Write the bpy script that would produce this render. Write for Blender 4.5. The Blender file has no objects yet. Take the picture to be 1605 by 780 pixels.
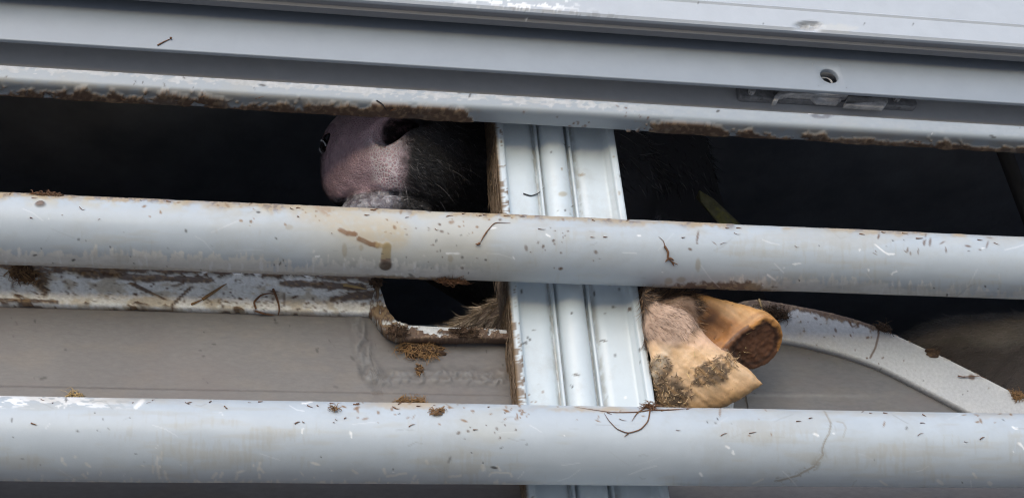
import bpy, math, random
import numpy as np
from mathutils import Matrix, Vector
from mathutils.bvhtree import BVHTree

# ------------------------------------------------------------------ camera, sky, sun, exposure
W, H = 1605.0, 780.0
FOC = 2065.527                                   # focal length in photo pixels
M = np.array([[0.98353693, 0.0380586, 0.17665406],
              [-0.16576733, 0.57922504, 0.79813504],
              [-0.07194655, -0.81427876, 0.57599809]])   # world = M @ (right, down, forward)
C = np.array([0.0, -0.964, 1.55])                # a phone held at eye height, looking up at the trailer
sc = bpy.context.scene
col = sc.collection
cam = bpy.data.cameras.new('camera'); cam.sensor_width = 36.0; cam.lens = FOC*36.0/W
cam.clip_start = 0.02; cam.clip_end = 500
co = bpy.data.objects.new('camera', cam); col.objects.link(co)
co.matrix_world = Matrix([[M[0,0], -M[0,1], -M[0,2], C[0]], [M[1,0], -M[1,1], -M[1,2], C[1]],
                          [M[2,0], -M[2,1], -M[2,2], C[2]], [0,0,0,1]])
sc.camera = co
SUN_EL, SUN_AZ = math.radians(30), math.radians(200)     # azimuth clockwise from +Y: high, behind the camera
world = bpy.data.worlds.new('World'); sc.world = world; world.use_nodes = True
wn = world.node_tree; bg = wn.nodes['Background']
sky = wn.nodes.new('ShaderNodeTexSky'); sky.sky_type = 'NISHITA'; sky.sun_disc = False
sky.sun_elevation = SUN_EL; sky.sun_rotation = SUN_AZ
sky.air_density = 1.0; sky.dust_density = 1.1; sky.ozone_density = 0.6; sky.altitude = 0
wn.links.new(sky.outputs[0], bg.inputs[0]); bg.inputs[1].default_value = 0.15
sl = bpy.data.lights.new('sun', 'SUN'); sl.energy = 0.62; sl.angle = math.radians(90); sl.color = (1.0, 0.99, 0.975)
so = bpy.data.objects.new('sun', sl); col.objects.link(so); so.location = (0, -3, 6)
sd = Vector((math.sin(SUN_AZ)*math.cos(SUN_EL), math.cos(SUN_AZ)*math.cos(SUN_EL), math.sin(SUN_EL)))
so.rotation_euler = sd.to_track_quat('Z', 'Y').to_euler()
vs = sc.view_settings
sc.display_settings.display_device = 'sRGB'
vs.view_transform = 'Standard'; vs.look = 'None'; vs.gamma = 1.0; vs.use_curve_mapping = False
vs.exposure = 0.80
sc.cycles.filter_width = 1.15

# ------------------------------------------------------------------ measuring
rng = np.random.default_rng(7)
random.seed(7)
def ray(px, py):
    d = M @ np.array([px-W/2, py-H/2, FOC]); return d/np.linalg.norm(d)
def at(px, py, Y):
    d = ray(px, py); return C + d*((Y-C[1])/d[1])
def zz(py, Y, px=802): return at(px, py, Y)[2]
def pix(V):
    c = (np.asarray(V)-C) @ M
    return W/2+FOC*c[:,0]/c[:,2], H/2+FOC*c[:,1]/c[:,2]

# ------------------------------------------------------------------ noise (numpy)
def _hash(ix, iy, iz, s):
    h = (ix.astype(np.int64)*374761393 + iy.astype(np.int64)*668265263 + iz.astype(np.int64)*2147483647 + s*974634777) & 0xffffffff
    h = ((h ^ (h >> 13))*1274126177) & 0xffffffff
    h = ((h ^ (h >> 16))*2246822519) & 0xffffffff
    return ((h ^ (h >> 15)) & 0xffff)/65535.0
def vnoise(p, s=0):
    i = np.floor(p); f = p-i; f = f*f*(3-2*f)
    r = 0
    for dx in (0, 1):
        wx = f[:,0] if dx else 1-f[:,0]
        for dy in (0, 1):
            wy = f[:,1] if dy else 1-f[:,1]
            for dz in (0, 1):
                wz = f[:,2] if dz else 1-f[:,2]
                r = r + wx*wy*wz*_hash(i[:,0]+dx, i[:,1]+dy, i[:,2]+dz, s)
    return r
def fbm(p, o=4, s=0, gain=.5):
    a, t, n = 1.0, 0.0, 0
    for k in range(o):
        n = n + a*vnoise(p*(2.03**k)+k*17.3, s+k); t += a; a *= gain
    return n/t
def n2(x, y, o=4, s=0): return fbm(np.stack([x, y, np.zeros_like(x)+s*3.7], 1), o, s)
def sm(x, a, b):
    t = np.clip((x-a)/(b-a), 0, 1); return t*t*(3-2*t)
def seg_d(x, y, pts):
    d = np.full(x.shape, 1e9)
    for (ax, ay), (bx, by) in zip(pts[:-1], pts[1:]):
        vx, vy = bx-ax, by-ay; L = vx*vx+vy*vy+1e-9
        t = np.clip(((x-ax)*vx+(y-ay)*vy)/L, 0, 1)
        d = np.minimum(d, np.hypot(x-ax-t*vx, y-ay-t*vy))
    return d

# ------------------------------------------------------------------ objects
def tag(o, label=None, cat=None, group=None, kind=None):
    if label: o['label'] = label
    if cat: o['category'] = cat
    if group: o['group'] = group
    if kind: o['kind'] = kind
    return o
def empty(name, loc, label=None, cat=None, **k):
    o = bpy.data.objects.new(name, None); col.objects.link(o); o.location = loc; o.empty_display_size = .05
    return tag(o, label, cat, **k)
BVH = []
def mesh_obj(name, V, faces, mat, parent=None, smooth=True, attr=None, rough=None, cast=False, dry=None):
    """faces: (n,3) or (n,4) array, or list of such arrays"""
    if not isinstance(faces, list): faces = [faces]
    V = np.asarray(V, dtype=np.float64)
    me = bpy.data.meshes.new(name)
    nl = sum(f.size for f in faces); nf = sum(len(f) for f in faces)
    me.vertices.add(len(V)); me.vertices.foreach_set('co', V.astype(np.float32).ravel())
    me.loops.add(nl); me.loops.foreach_set('vertex_index', np.concatenate([f.ravel() for f in faces]).astype(np.int32))
    tot = np.concatenate([np.full(len(f), f.shape[1]) for f in faces]).astype(np.int32)
    me.polygons.add(nf); me.polygons.foreach_set('loop_start', np.concatenate([[0], np.cumsum(tot)[:-1]]).astype(np.int32))
    if smooth: me.polygons.foreach_set('use_smooth', np.ones(nf, dtype=bool))
    me.update(calc_edges=True); me.validate()
    if attr is not None:
        a = me.attributes.new('col', 'FLOAT_COLOR', 'POINT')
        cc = np.ones((len(V), 4), np.float32); cc[:,:3] = np.clip(attr, 0.001, 1); a.data.foreach_set('color', cc.ravel())
    if rough is not None:
        a = me.attributes.new('gl', 'FLOAT', 'POINT'); a.data.foreach_set('value', np.asarray(rough, np.float32))
    if dry is not None:
        a = me.attributes.new('dry', 'FLOAT', 'POINT'); a.data.foreach_set('value', np.asarray(dry, np.float32))
    me.materials.append(mat)
    o = bpy.data.objects.new(name, me); col.objects.link(o)
    if parent is not None:
        o.parent = parent; o.matrix_parent_inverse = Matrix.Translation(-Vector(parent.location))
    if cast:
        polys = []
        for f in faces: polys += f.tolist()
        BVH.append(BVHTree.FromPolygons([tuple(v) for v in V.tolist()], polys))
    return o
def hit(px, py, off=0.0):
    """where the sight line through a photo pixel meets the trailer"""
    best = None
    for k in range(12):                            # just off an edge: look a little lower
        d = ray(px, py+k*2)
        for b in BVH:
            r = b.ray_cast(Vector(C), Vector(d))
            if r[0] is not None and (best is None or r[3] < best[3]): best = r
        if best is not None: break
    n = np.array(best[1]); n = n if n @ d < 0 else -n
    return np.array(best[0])+n*off, n
def grid_faces(nu, nv, wrap=False):
    i = np.arange(nu-1)[:,None]; j = np.arange(nv if wrap else nv-1)[None,:]
    j2 = (j+1) % nv
    return np.stack([i*nv+j, i*nv+j2, (i+1)*nv+j2, (i+1)*nv+j], -1).reshape(-1, 4)
def box_v(lo, hi):
    V = np.array([[(lo, hi)[a][0], (lo, hi)[b][1], (lo, hi)[c][2]] for a in (0,1) for b in (0,1) for c in (0,1)])
    F = np.array([[0,1,3,2],[4,6,7,5],[0,4,5,1],[2,3,7,6],[0,2,6,4],[1,5,7,3]])
    return V, F
def box(name, lo, hi, mat, parent=None, **k):
    V, F = box_v(lo, hi); return mesh_obj(name, V, F, mat, parent, smooth=False, **k)
def resample(P, step):
    P = np.asarray(P, float); out = [P[0]]
    for a, b in zip(P[:-1], P[1:]):
        n = max(1, int(np.linalg.norm(b-a)/step))
        out += [a+(b-a)*k/n for k in range(1, n+1)]
    return np.array(out)
def rounded(P, r, closed=True, n=5):
    """round the corners of a polyline"""
    P = np.asarray(P, float); out = []; N = len(P)
    for i in range(N):
        if not closed and i in (0, N-1): out.append(P[i]); continue
        a, b, c = P[i-1], P[i], P[(i+1) % N]
        rr = r[i] if hasattr(r, '__len__') else r
        if rr <= 0: out.append(b); continue
        u = (a-b); lu = np.linalg.norm(u); u = u/lu; v = (c-b); lv = np.linalg.norm(v); v = v/lv
        q = min(rr, lu*.45, lv*.45)
        for k in range(n+1):
            t = k/n; out.append((1-t)**2*(b+u*q)+2*t*(1-t)*b+t*t*(b+v*q))
    return np.array(out)
XD = np.concatenate([np.linspace(-2.2, -0.40, 8), np.linspace(-0.36, 0.92, 1165), np.linspace(0.96, 3.2, 8)])
def extrude_x(prof, xs):
    """prof (n,2) of (Y,z) closed -> verts, faces, grid (len(xs), n)"""
    n = len(prof); V = np.zeros((len(xs), n, 3))
    V[:,:,0] = xs[:,None]; V[:,:,1] = prof[None,:,0]; V[:,:,2] = prof[None,:,1]
    return V.reshape(-1, 3), grid_faces(len(xs), n, True)
def plate_xz(name, outline, y0, y1, mat, parent, bevel=0.0, **k):
    """flat plate cut to an outline in (x,z), from Y=y0 (front) to y1 (back)"""
    import bmesh
    bm = bmesh.new()
    f = bm.faces.new([bm.verts.new((x, y0, z)) for x, z in outline])
    r = bmesh.ops.extrude_face_region(bm, geom=[f])
    bmesh.ops.translate(bm, verts=[v for v in r['geom'] if isinstance(v, bmesh.types.BMVert)], vec=(0, y1-y0, 0))
    bmesh.ops.recalc_face_normals(bm, faces=bm.faces[:])
    if bevel: bmesh.ops.bevel(bm, geom=bm.edges[:], offset=bevel, segments=2, affect='EDGES', profile=.6)
    bmesh.ops.triangulate(bm, faces=bm.faces[:])
    V = np.array([v.co[:] for v in bm.verts]); bm.verts.index_update()
    F = np.array([[v.index for v in g.verts] for g in bm.faces]); bm.free()
    return mesh_obj(name, V, F, mat, parent, smooth=False, **k)
def tubes(lines, radii, sides=5, taper=True):
    """many thin bent stalks as one mesh: lines = list of (k,3), radii per line"""
    Vs, Fs, off = [], [], 0
    for L, r in zip(lines, radii):
        L = np.asarray(L); n = len(L)
        T = np.gradient(L, axis=0); T /= np.linalg.norm(T, axis=1)[:,None]+1e-12
        ref = np.array([.31, .52, .79]); A = np.cross(T, ref); A /= np.linalg.norm(A, axis=1)[:,None]+1e-12
        B = np.cross(T, A)
        t = np.linspace(0, 1, n); rr = r*(1-.75*t**2 if taper else np.ones(n))
        if not taper: rr = r*(.75+.25*np.sin(t*9+off))
        an = np.arange(sides)*2*np.pi/sides
        V = L[:,None,:]+rr[:,None,None]*(np.cos(an)[None,:,None]*A[:,None,:]+np.sin(an)[None,:,None]*B[:,None,:])
        Vs.append(V.reshape(-1, 3)); Fs.append(grid_faces(n, sides, True)+off); off += n*sides
    return np.concatenate(Vs), np.concatenate(Fs)
def hairs(root, dirs, length, width, bend, seg=3):
    """flat tapered hairs: arrays of roots, directions, lengths"""
    n = len(root)
    side = np.cross(dirs, rng.normal(size=(n, 3))); side /= np.linalg.norm(side, axis=1)[:,None]+1e-9
    Vs = []
    for k in range(seg):
        t = k/seg
        c = root+dirs*(length*t)[:,None]+bend*(length*t*t)[:,None]
        w = (width*(1-t*.8))[:,None]
        Vs += [c-side*w, c+side*w]
    Vs.append(root+dirs*length[:,None]+bend*length[:,None])
    V = np.stack(Vs, 1); m = 2*seg+1
    b = np.arange(n)[:,None]*m
    F4 = np.concatenate([b+np.array([[2*k, 2*k+1, 2*k+3, 2*k+2]]) for k in range(seg-1)]) if seg > 1 else None
    F3 = b+np.array([[2*seg-2, 2*seg-1, 2*seg]])
    return V.reshape(-1, 3), ([F4, F3] if F4 is not None else [F3]), m

# ------------------------------------------------------------------ materials
def base_mat(name):
    m = bpy.data.materials.new(name); m.use_nodes = True
    return m, m.node_tree, m.node_tree.nodes['Principled BSDF']
def mat(name, color=None, rough=.5, metal=0.0, coat=0.0, noise=(60, .12), bump=(200, .1, .002), attr=False, stretch=(1,1,1),
        spec=.5, sub=0.0, voro=None, mott=None):
    m, t, p = base_mat(name); N, L = t.nodes, t.links
    tc = N.new('ShaderNodeTexCoord'); mp = N.new('ShaderNodeMapping'); mp.inputs['Scale'].default_value = stretch
    L.new(tc.outputs['Object'], mp.inputs[0])
    if attr:
        a = N.new('ShaderNodeAttribute'); a.attribute_name = 'col'; csrc = a.outputs['Color']
        g = N.new('ShaderNodeAttribute'); g.attribute_name = 'gl'; rsrc = g.outputs['Fac']
    else:
        c = N.new('ShaderNodeRGB'); c.outputs[0].default_value = (*color, 1); csrc = c.outputs[0]
        c2 = N.new('ShaderNodeValue'); c2.outputs[0].default_value = rough; rsrc = c2.outputs[0]
    nz = N.new('ShaderNodeTexNoise'); nz.inputs['Scale'].default_value = noise[0]; nz.inputs['Detail'].default_value = 6
    nz.inputs['Roughness'].default_value = .65; L.new(mp.outputs[0], nz.inputs['Vector'])
    mr = N.new('ShaderNodeMapRange'); mr.inputs[1].default_value = .25; mr.inputs[2].default_value = .75
    mr.inputs[3].default_value = 1-noise[1]; mr.inputs[4].default_value = 1+noise[1]; L.new(nz.outputs[0], mr.inputs[0])
    hs = N.new('ShaderNodeHueSaturation'); L.new(csrc, hs.inputs['Color']); L.new(mr.outputs[0], hs.inputs['Value'])
    cur = hs.outputs[0]
    if mott:                                        # blotches of a second colour: (scale, lo, hi, colour)
        n3 = N.new('ShaderNodeTexNoise'); n3.inputs['Scale'].default_value = mott[0]; n3.inputs['Detail'].default_value = 8
        n3.inputs['Roughness'].default_value = .7; L.new(mp.outputs[0], n3.inputs['Vector'])
        r3 = N.new('ShaderNodeMapRange'); r3.inputs[1].default_value = mott[1]; r3.inputs[2].default_value = mott[2]
        L.new(n3.outputs[0], r3.inputs[0])
        mx = N.new('ShaderNodeMix'); mx.data_type = 'RGBA'; L.new(r3.outputs[0], mx.inputs[0]); L.new(cur, mx.inputs[6])
        mx.inputs[7].default_value = (*mott[3], 1); cur = mx.outputs[2]
    L.new(cur, p.inputs['Base Color'])
    ra = N.new('ShaderNodeMath'); ra.operation = 'MULTIPLY'; L.new(rsrc, ra.inputs[0])
    rm = N.new('ShaderNodeMapRange'); rm.inputs[3].default_value = .82; rm.inputs[4].default_value = 1.2; L.new(nz.outputs[0], rm.inputs[0])
    L.new(rm.outputs[0], ra.inputs[1]); L.new(ra.outputs[0], p.inputs['Roughness'])
    p.inputs['Metallic'].default_value = metal; p.inputs['Specular IOR Level'].default_value = spec
    p.inputs['Coat Weight'].default_value = coat; p.inputs['Coat Roughness'].default_value = .12
    if sub:
        p.inputs['Subsurface Weight'].default_value = sub; p.inputs['Subsurface Radius'].default_value = (.01, .005, .003)
        p.inputs['Subsurface Scale'].default_value = .4
    nb = N.new('ShaderNodeTexNoise'); nb.inputs['Scale'].default_value = bump[0]; nb.inputs['Detail'].default_value = 5
    L.new(mp.outputs[0], nb.inputs['Vector'])
    bp = N.new('ShaderNodeBump'); bp.inputs['Strength'].default_value = bump[1]; bp.inputs['Distance'].default_value = bump[2]
    L.new(nb.outputs[0], bp.inputs['Height']); nrm = bp.outputs[0]
    if voro:                                        # cobbled skin: (scale, strength, distance)
        v = N.new('ShaderNodeTexVoronoi'); v.feature = 'DISTANCE_TO_EDGE'; v.inputs['Scale'].default_value = voro[0]
        L.new(mp.outputs[0], v.inputs['Vector'])
        vr = N.new('ShaderNodeMapRange'); vr.inputs[2].default_value = .19; L.new(v.outputs[0], vr.inputs[0])
        b2 = N.new('ShaderNodeBump'); b2.inputs['Strength'].default_value = voro[1]; b2.inputs['Distance'].default_value = voro[2]
        dm = N.new('ShaderNodeAttribute'); dm.attribute_name = 'dry'      # pale dry skin in the furrows
        iv = N.new('ShaderNodeMath'); iv.operation = 'SUBTRACT'; iv.inputs[0].default_value = 1; L.new(vr.outputs[0], iv.inputs[1])
        ml = N.new('ShaderNodeMath'); ml.operation = 'MULTIPLY'; L.new(iv.outputs[0], ml.inputs[0]); L.new(dm.outputs['Fac'], ml.inputs[1])
        m2 = N.new('ShaderNodeMix'); m2.data_type = 'RGBA'; L.new(ml.outputs[0], m2.inputs[0]); L.new(cur, m2.inputs[6])
        m2.inputs[7].default_value = (.72, .67, .70, 1); L.new(m2.outputs[2], p.inputs['Base Color'])
        L.new(vr.outputs[0], b2.inputs['Height']); L.new(nrm, b2.inputs['Normal']); nrm = b2.outputs[0]
    L.new(nrm, p.inputs['Normal'])
    return m
PAINT = mat('worn_paint', attr=True, coat=.12, noise=(45, .05), bump=(900, .10, .0006), mott=(16, .52, .95, (.36, .35, .32)))
CRUST = mat('crusted_paint', attr=True, noise=(300, .18), bump=(700, .35, .0012))
WEBM = mat('brushed_aluminium', attr=True, noise=(260, .16), bump=(420, .22, .0008), stretch=(.45, 1, 1.2), mott=(22, .48, .85, (.150, .125, .118)), metal=.0)
CLEAN = mat('grey_rail_paint', (.275, .305, .345), .42, noise=(40, .05), bump=(600, .06, .0006), coat=.1)
PANEL = mat('pale_panel_paint', attr=True, noise=(50, .05), bump=(500, .08, .0006), coat=.1)
RECESS = mat('recess_paint', (.40, .40, .41), .55, noise=(50, .08), bump=(500, .08, .0006))
CAST = mat('dirty_cast_metal', (.46, .45, .45), .55, noise=(120, .35), bump=(300, .5, .002), mott=(90, .55, .7, (.13,.12,.13)))
CASTD = mat('grimy_plate', (.24, .24, .25), .6, noise=(120, .35), bump=(300, .5, .002), mott=(90, .55, .7, (.10,.095,.10)))
INSIDE = mat('dark_trailer_lining', (.24, .255, .30), .8, noise=(8, .3), bump=(60, .2, .004))
DUNG = mat('dried_dung', (.075, .042, .024), .85, noise=(350, .45), bump=(500, .9, .003), mott=(220, .52, .7, (.20,.125,.065)))
STRAW = mat('straw', (.30, .17, .07), .7, noise=(120, .4), bump=(500, .3, .001), mott=(60, .5, .65, (.10,.05,.025)))
PALESTRAW = mat('pale_straw', (.42, .29, .13), .65, noise=(120, .35), bump=(500, .3, .001))
ROOT = mat('brown_root', (.16, .075, .035), .8, noise=(200, .4), bump=(500, .4, .001))
BLACKH = mat('black_hair', (.012, .012, .014), .45, noise=(50, .4), bump=(100, 0, .001))
SKIN = mat('animal_skin', attr=True, noise=(140, .18), bump=(700, .25, .0008), voro=(300, .5, .0012), sub=.15)
HORN = mat('hoof_horn', attr=True, noise=(90, .22), bump=(260, .35, .0012), sub=.04, spec=.40)
HAIRA = mat('hair_by_root', attr=True, noise=(80, .3), bump=(100, 0, .001))
ASPH = mat('concrete', (.30, .29, .275), .9, noise=(4, .2), bump=(80, .5, .01))

# ------------------------------------------------------------------ the setting
g = mesh_obj('ground', [(-150,-150,0),(150,-150,0),(150,150,0),(-150,150,0)], np.array([[0,1,2,3]]), ASPH, smooth=False)
tag(g, kind='structure')
TR = empty('livestock_trailer', (0.25, 0.04, 1.0),
           'grey painted side of a livestock trailer with round bars, ribbed post and dung-stained rails', 'trailer')
XA, XB = -2.2, 3.2
# ---- shell round the dark inside
box('back_wall', (XA, 2.30, 1.0), (XB, 2.34, 3.32), INSIDE, TR)
box('roof', (XA-.06, -.055, 3.29), (XB+.06, 2.36, 3.34), INSIDE, TR)
box('floor', (XA, .065, 1.005), (XB, 2.31, 1.04), INSIDE, TR)
box('end_wall', (XA-.04, -.05, .99), (XA+.004, 2.35, 3.31), INSIDE, TR)
box('end_wall', (XB-.004, -.05, .99), (XB+.04, 2.35, 3.31), INSIDE, TR)

PAINTC = np.array([.425, .465, .502]); CHIP = np.array([.80, .80, .80]); PRIMER = np.array([.60, .585, .55])
BROWN = np.array([.085, .045, .024]); TAN = np.array([.36, .25, .13]); OCHRE = np.array([.22, .12, .05]); DARK = np.array([.06, .055, .05])
def lay(cc, mask, c): return cc*(1-mask[:,None])+np.asarray(c)*mask[:,None]
def specks(cc, px, py, box_, n, c, rmin, rmax, seed, elong=2.0, keep=None):
    r_ = np.random.default_rng(seed)
    sel0 = np.where((px > box_[0]-20) & (px < box_[2]+20) & (py > box_[1]-20) & (py < box_[3]+20))[0]
    qx, qy = px[sel0], py[sel0]
    o = np.argsort(qx); qx, qy, sel0 = qx[o], qy[o], sel0[o]
    cl = [(r_.uniform(box_[0], box_[2]), r_.uniform(box_[1], box_[3]), r_.uniform(8, 45)) for _ in range(max(2, n//14))]
    n = int(n*(.10 if c[0] > .7 else .45 if c is not DARK else .28)); rmax = rmax*(.7 if c[0] > .7 else .85)
    for k in range(n):
        x, y = r_.uniform(box_[0], box_[2]), r_.uniform(box_[1], box_[3])
        if k % 5 and cl:                           # most of them gather round a few splashes
            q = cl[int(r_.integers(len(cl)))]; x, y = q[0]+r_.normal()*q[2], q[1]+r_.normal()*q[2]*.55
        r = rmin+(rmax-rmin)*r_.random()**3; e = 1+(elong-1)*r_.random(); a = r_.uniform(-.6, 2.2)
        R = r*e+3
        i0, i1 = np.searchsorted(qx, x-R), np.searchsorted(qx, x+R)
        dx, dy = qx[i0:i1]-x, qy[i0:i1]-y
        u = (dx*math.cos(a)+dy*math.sin(a))/e; v = -dx*math.sin(a)+dy*math.cos(a)
        d = np.hypot(u, v); m = (1-sm(d, r*.6, r*1.15+.6))*r_.uniform(.6, 1)
        idx = sel0[i0:i1]; cc[idx] = cc[idx]*(1-m[:,None])+np.asarray(c)*m[:,None]
    return cc

def scratches(cc, px, py, box_, n, seed):
    r_ = np.random.default_rng(seed); o = np.argsort(px); q = px[o]
    for k in range(n):
        x, y = r_.uniform(box_[0], box_[2]), r_.uniform(box_[1], box_[3]); L = r_.uniform(6, 46); a = r_.normal()*.5+.04
        i0, i1 = np.searchsorted(q, x-2), np.searchsorted(q, x+L+2); idx = o[i0:i1]
        d = seg_d(px[idx], py[idx], [(x, y), (x+L*.5*math.cos(a), y+L*.5*math.sin(a)+r_.normal()*2), (x+L*math.cos(a), y+L*math.sin(a))])
        m = (1-sm(d, .3, 1.3))*r_.uniform(.12, .4); c = CHIP if r_.random() < .45 else np.array([.22, .21, .20]); cc[idx] = cc[idx]*(1-m[:,None])+c*m[:,None]
    return cc
def smears(cc, px, py, v, seed, front):
    a = n2(px/55, py/9, 4, seed); b = n2(px/150, py/45, 3, seed+1); c = n2(px/4, py/30, 3, seed+2)
    cc = lay(cc, sm(a+(b-.5)*.9, .56, .78)*.32*front, (.40, .38, .33))            # rubbed, dulled patches
    return lay(cc, sm(c+(b-.5)*1.2, .72, .86)*.20*front*sm(v, .05, .3), (.36, .31, .23))   # thin brown runs
# ---- round bars
def bar(z, r, painter):
    th = np.concatenate([np.linspace(-35-105, -35+105, 124), np.linspace(-35+105, 360-35-105, 22)[1:-1]])*np.pi/180
    ct, st = np.cos(th), np.sin(th)
    prof = np.stack([-r*ct, z+r*st], 1)
    V, F = extrude_x(prof, XD)
    Nn = np.tile(np.stack([np.zeros_like(ct), -ct, st], 1), (len(XD), 1))
    T = np.tile(th, len(XD))*180/np.pi
    px, py = pix(V)
    cc, gl, hgt = painter(V, T, px, py)
    hgt = hgt+(fbm(V*np.array([14, 30, 30]), 3, 17)-.5)*.0011          # hand-worn, never quite straight
    F = F[:, ::-1]
    o = mesh_obj('side_bar', V+Nn*hgt[:,None], F, PAINT, TR, attr=cc, rough=gl, cast=True)
    return o
def paint_mid(V, T, px, py):
    n = len(px); cc = np.tile(PAINTC, (n, 1)); gl = .40+.16*n2(px/120, py/30, 4, 8); h = np.zeros(n)
    nA = n2(px/26, py/20, 4, 1); nB = n2(px/6, py/5, 3, 2); nC = n2(px/90, py/60, 3, 3); nS = n2(px/5, py/22, 3, 4)
    top = 302+.0424*px; bot = 413+.0355*px; v = (py-top)/(bot-top)        # 0 top edge .. 1 bottom edge
    front = sm(-(np.abs(T+35)), -104, -96)
    # thin dirty film, yellowish between the stain and the post
    film = (sm(px, 420, 560)*(1-sm(px, 760, 900)))*sm(nC, .30, .62)*.30*front
    film = np.maximum(film, sm(v, .25, .0)*sm(nA, .40, .62)*.55*front*(1-.6*sm(px, 780, 850)))
    cc = lay(cc, np.minimum(film*1.5, .8), (.47, .41, .30)); gl = gl+film*.5
    # scuffed-through primer along the lower edge
    edge = .86-.10*sm(nC, .35, .65)
    sc_ = sm(v+(nS-.5)*.34+(nB-.5)*.20, edge, edge+.05)*front
    amt = np.where(px < 790, 1-.9*sm(px, 700, 790), sm(px, 1060, 1180)*.85)
    cc = lay(cc, sc_*amt*.95, PRIMER*(.85+.25*nB)[:,None]); gl = gl+sc_*amt*.4
    lines = sm(nS, .66, .72)*sm(v, .74, .84)*amt*front; cc = lay(cc, lines*.7, CHIP*.85)
    # brown crust on the very top edge and at the bottom edge
    tw = .07+.11*sm(n2(px/40, py*0, 3, 5), .45, .7)*np.where(px < 800, 1, .6)
    cr = (1-sm(v+(nB-.5)*.10, tw*.3, tw))*sm(n2(px/70, py/30, 3, 6)+np.where(px < 800, .14, .02), .42, .56)*front
    cc = lay(cc, cr*.75, np.where((nB > .55)[:,None], BROWN*1.6, TAN)); gl = np.maximum(gl, .8*cr); h += cr*.0008*nB
    lo = sm(v+(nB-.5)*.08, .955, .985)*front*np.maximum.reduce([1-sm(np.abs(px-650), 60, 90), 1-sm(np.abs(px-1130), 70, 120), .35*(1-sm(px, 560, 600))])
    wide = (1-sm(np.hypot((px-1130)/95, (py-452)/13)+(nB-.5)*.9+(nA-.5)*.8, .7, 1.0))*front
    lo = np.maximum(lo, wide); cc = lay(cc, lo*.85, np.where((nB > .56)[:,None], TAN*.6, BROWN*1.2)); gl = np.maximum(gl, .8*lo); h += lo*.0012*nB
    # the brown run: a washed plume, two crusted lips and a drip
    wx, wy = px+(nA-.5)*16, py+(nA-.5)*12
    pl = 1-sm(seg_d(wx, wy, [(470, 320), (520, 338), (575, 362), (620, 368)]), 12, 34)
    cc = lay(cc, pl*.6*sm(nB, .1, .6), (.46, .37, .24))
    big = 1-sm(seg_d(wx, wy, [(490, 316), (512, 330)]), 4, 11); cc = lay(cc, big*.8*sm(nB, .3, .6), OCHRE*1.5)
    for P, r, c, a in (([(533, 360), (545, 366), (556, 366)], 4.4, (.20, .10, .045), .95), ([(562, 374), (580, 382), (592, 384)], 4.4, (.19, .10, .045), .95),
                    ([(592, 384), (606, 384)], 5, (.36, .26, .13), .8)):
        m = (1-sm(seg_d(px+(nB-.5)*6, py+(nB-.5)*6, P), r*.55, r*1.1)); cc = lay(cc, m*a, c); h += m*.0002; gl = np.maximum(gl, m*.45)
    dr = 1-sm(seg_d(px+(nA-.5)*4, py, [(606, 386), (605, 412)])-(py-386)*.06, 5.5, 8.5)
    cc = lay(cc, dr*.9, np.where((py > 405)[:,None], BROWN*1.3, np.array([.30, .23, .12]))); h += dr*.0003; gl = np.where(dr > .3, .3, gl)
    blob = 1-sm(np.hypot((px-604)/11.5, (py-415)/9), .7, 1.05); cc = lay(cc, blob*.95, (.055, .032, .018)); h += blob*.0009
    for x, y, rx, ry in ((453, 356, 7, 5), (540, 392, 5, 14), (566, 388, 4, 6), (706, 405, 5, 7), (1048, 440, 8, 6), (1068, 438, 9, 5), (1094, 415, 5, 12), (63, 320, 9, 5), (1180, 448, 14, 7)):
        m = 1-sm(np.hypot((px-x)/rx, (py-y)/ry)+(nB-.5)*.5, .6, 1.1); cc = lay(cc, m*(.9 if x == 63 else .5), BROWN*1.5 if x == 63 else (.30, .24, .15))
        if x == 63: h += m*.002
    # white chips and feathers of bare paint
    for P, r in (([(1372, 383), (1384, 393), (1392, 398), (1401, 397)], 2.2), ([(770, 358), (777, 357)], 2.5), ([(856, 367), (862, 370)], 2.5), ([(700, 397), (720, 397)], 2),
                 ([(1202, 430), (1214, 438)], 3), ([(1242, 414), (1254, 412)], 1.6), ([(494, 402), (500, 401)], 2.5), ([(714, 397), (717, 397)], 4), ([(1398, 430), (1405, 425)], 3), ([(1540, 389), (1543, 389)], 2), ([(803, 402), (806, 405)], 2), ([(1000, 369), (1004, 369)], 2.4)):
        m = 1-sm(seg_d(px+(nB-.5)*5, py+(nB-.5)*4, P), r*.2, r*.6+.5); cc = lay(cc, m*.85, CHIP)
    b = (0, 305, 1605, 470)
    cc = scratches(cc, px, py, b, 46, 18); cc = smears(cc, px, py, v, 19, front)
    cc = specks(cc, px, py, (640, 340, 1000, 440), 90, BROWN*1.2, .8, 3.4, 11)
    cc = specks(cc, px, py, b, 170, DARK, .6, 2.6, 12); cc = specks(cc, px, py, (200, 308, 900, 350), 160, OCHRE, .7, 3.2, 13)
    cc = specks(cc, px, py, b, 60, CHIP, .6, 2.2, 14); cc = specks(cc, px, py, (1080, 355, 1605, 400), 60, BROWN*1.5, .6, 2.4, 15, 5)
    cc = specks(cc, px, py, (0, 385, 760, 440), 130, DARK, .6, 2.2, 16, 3)
    return cc, gl, h
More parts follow.
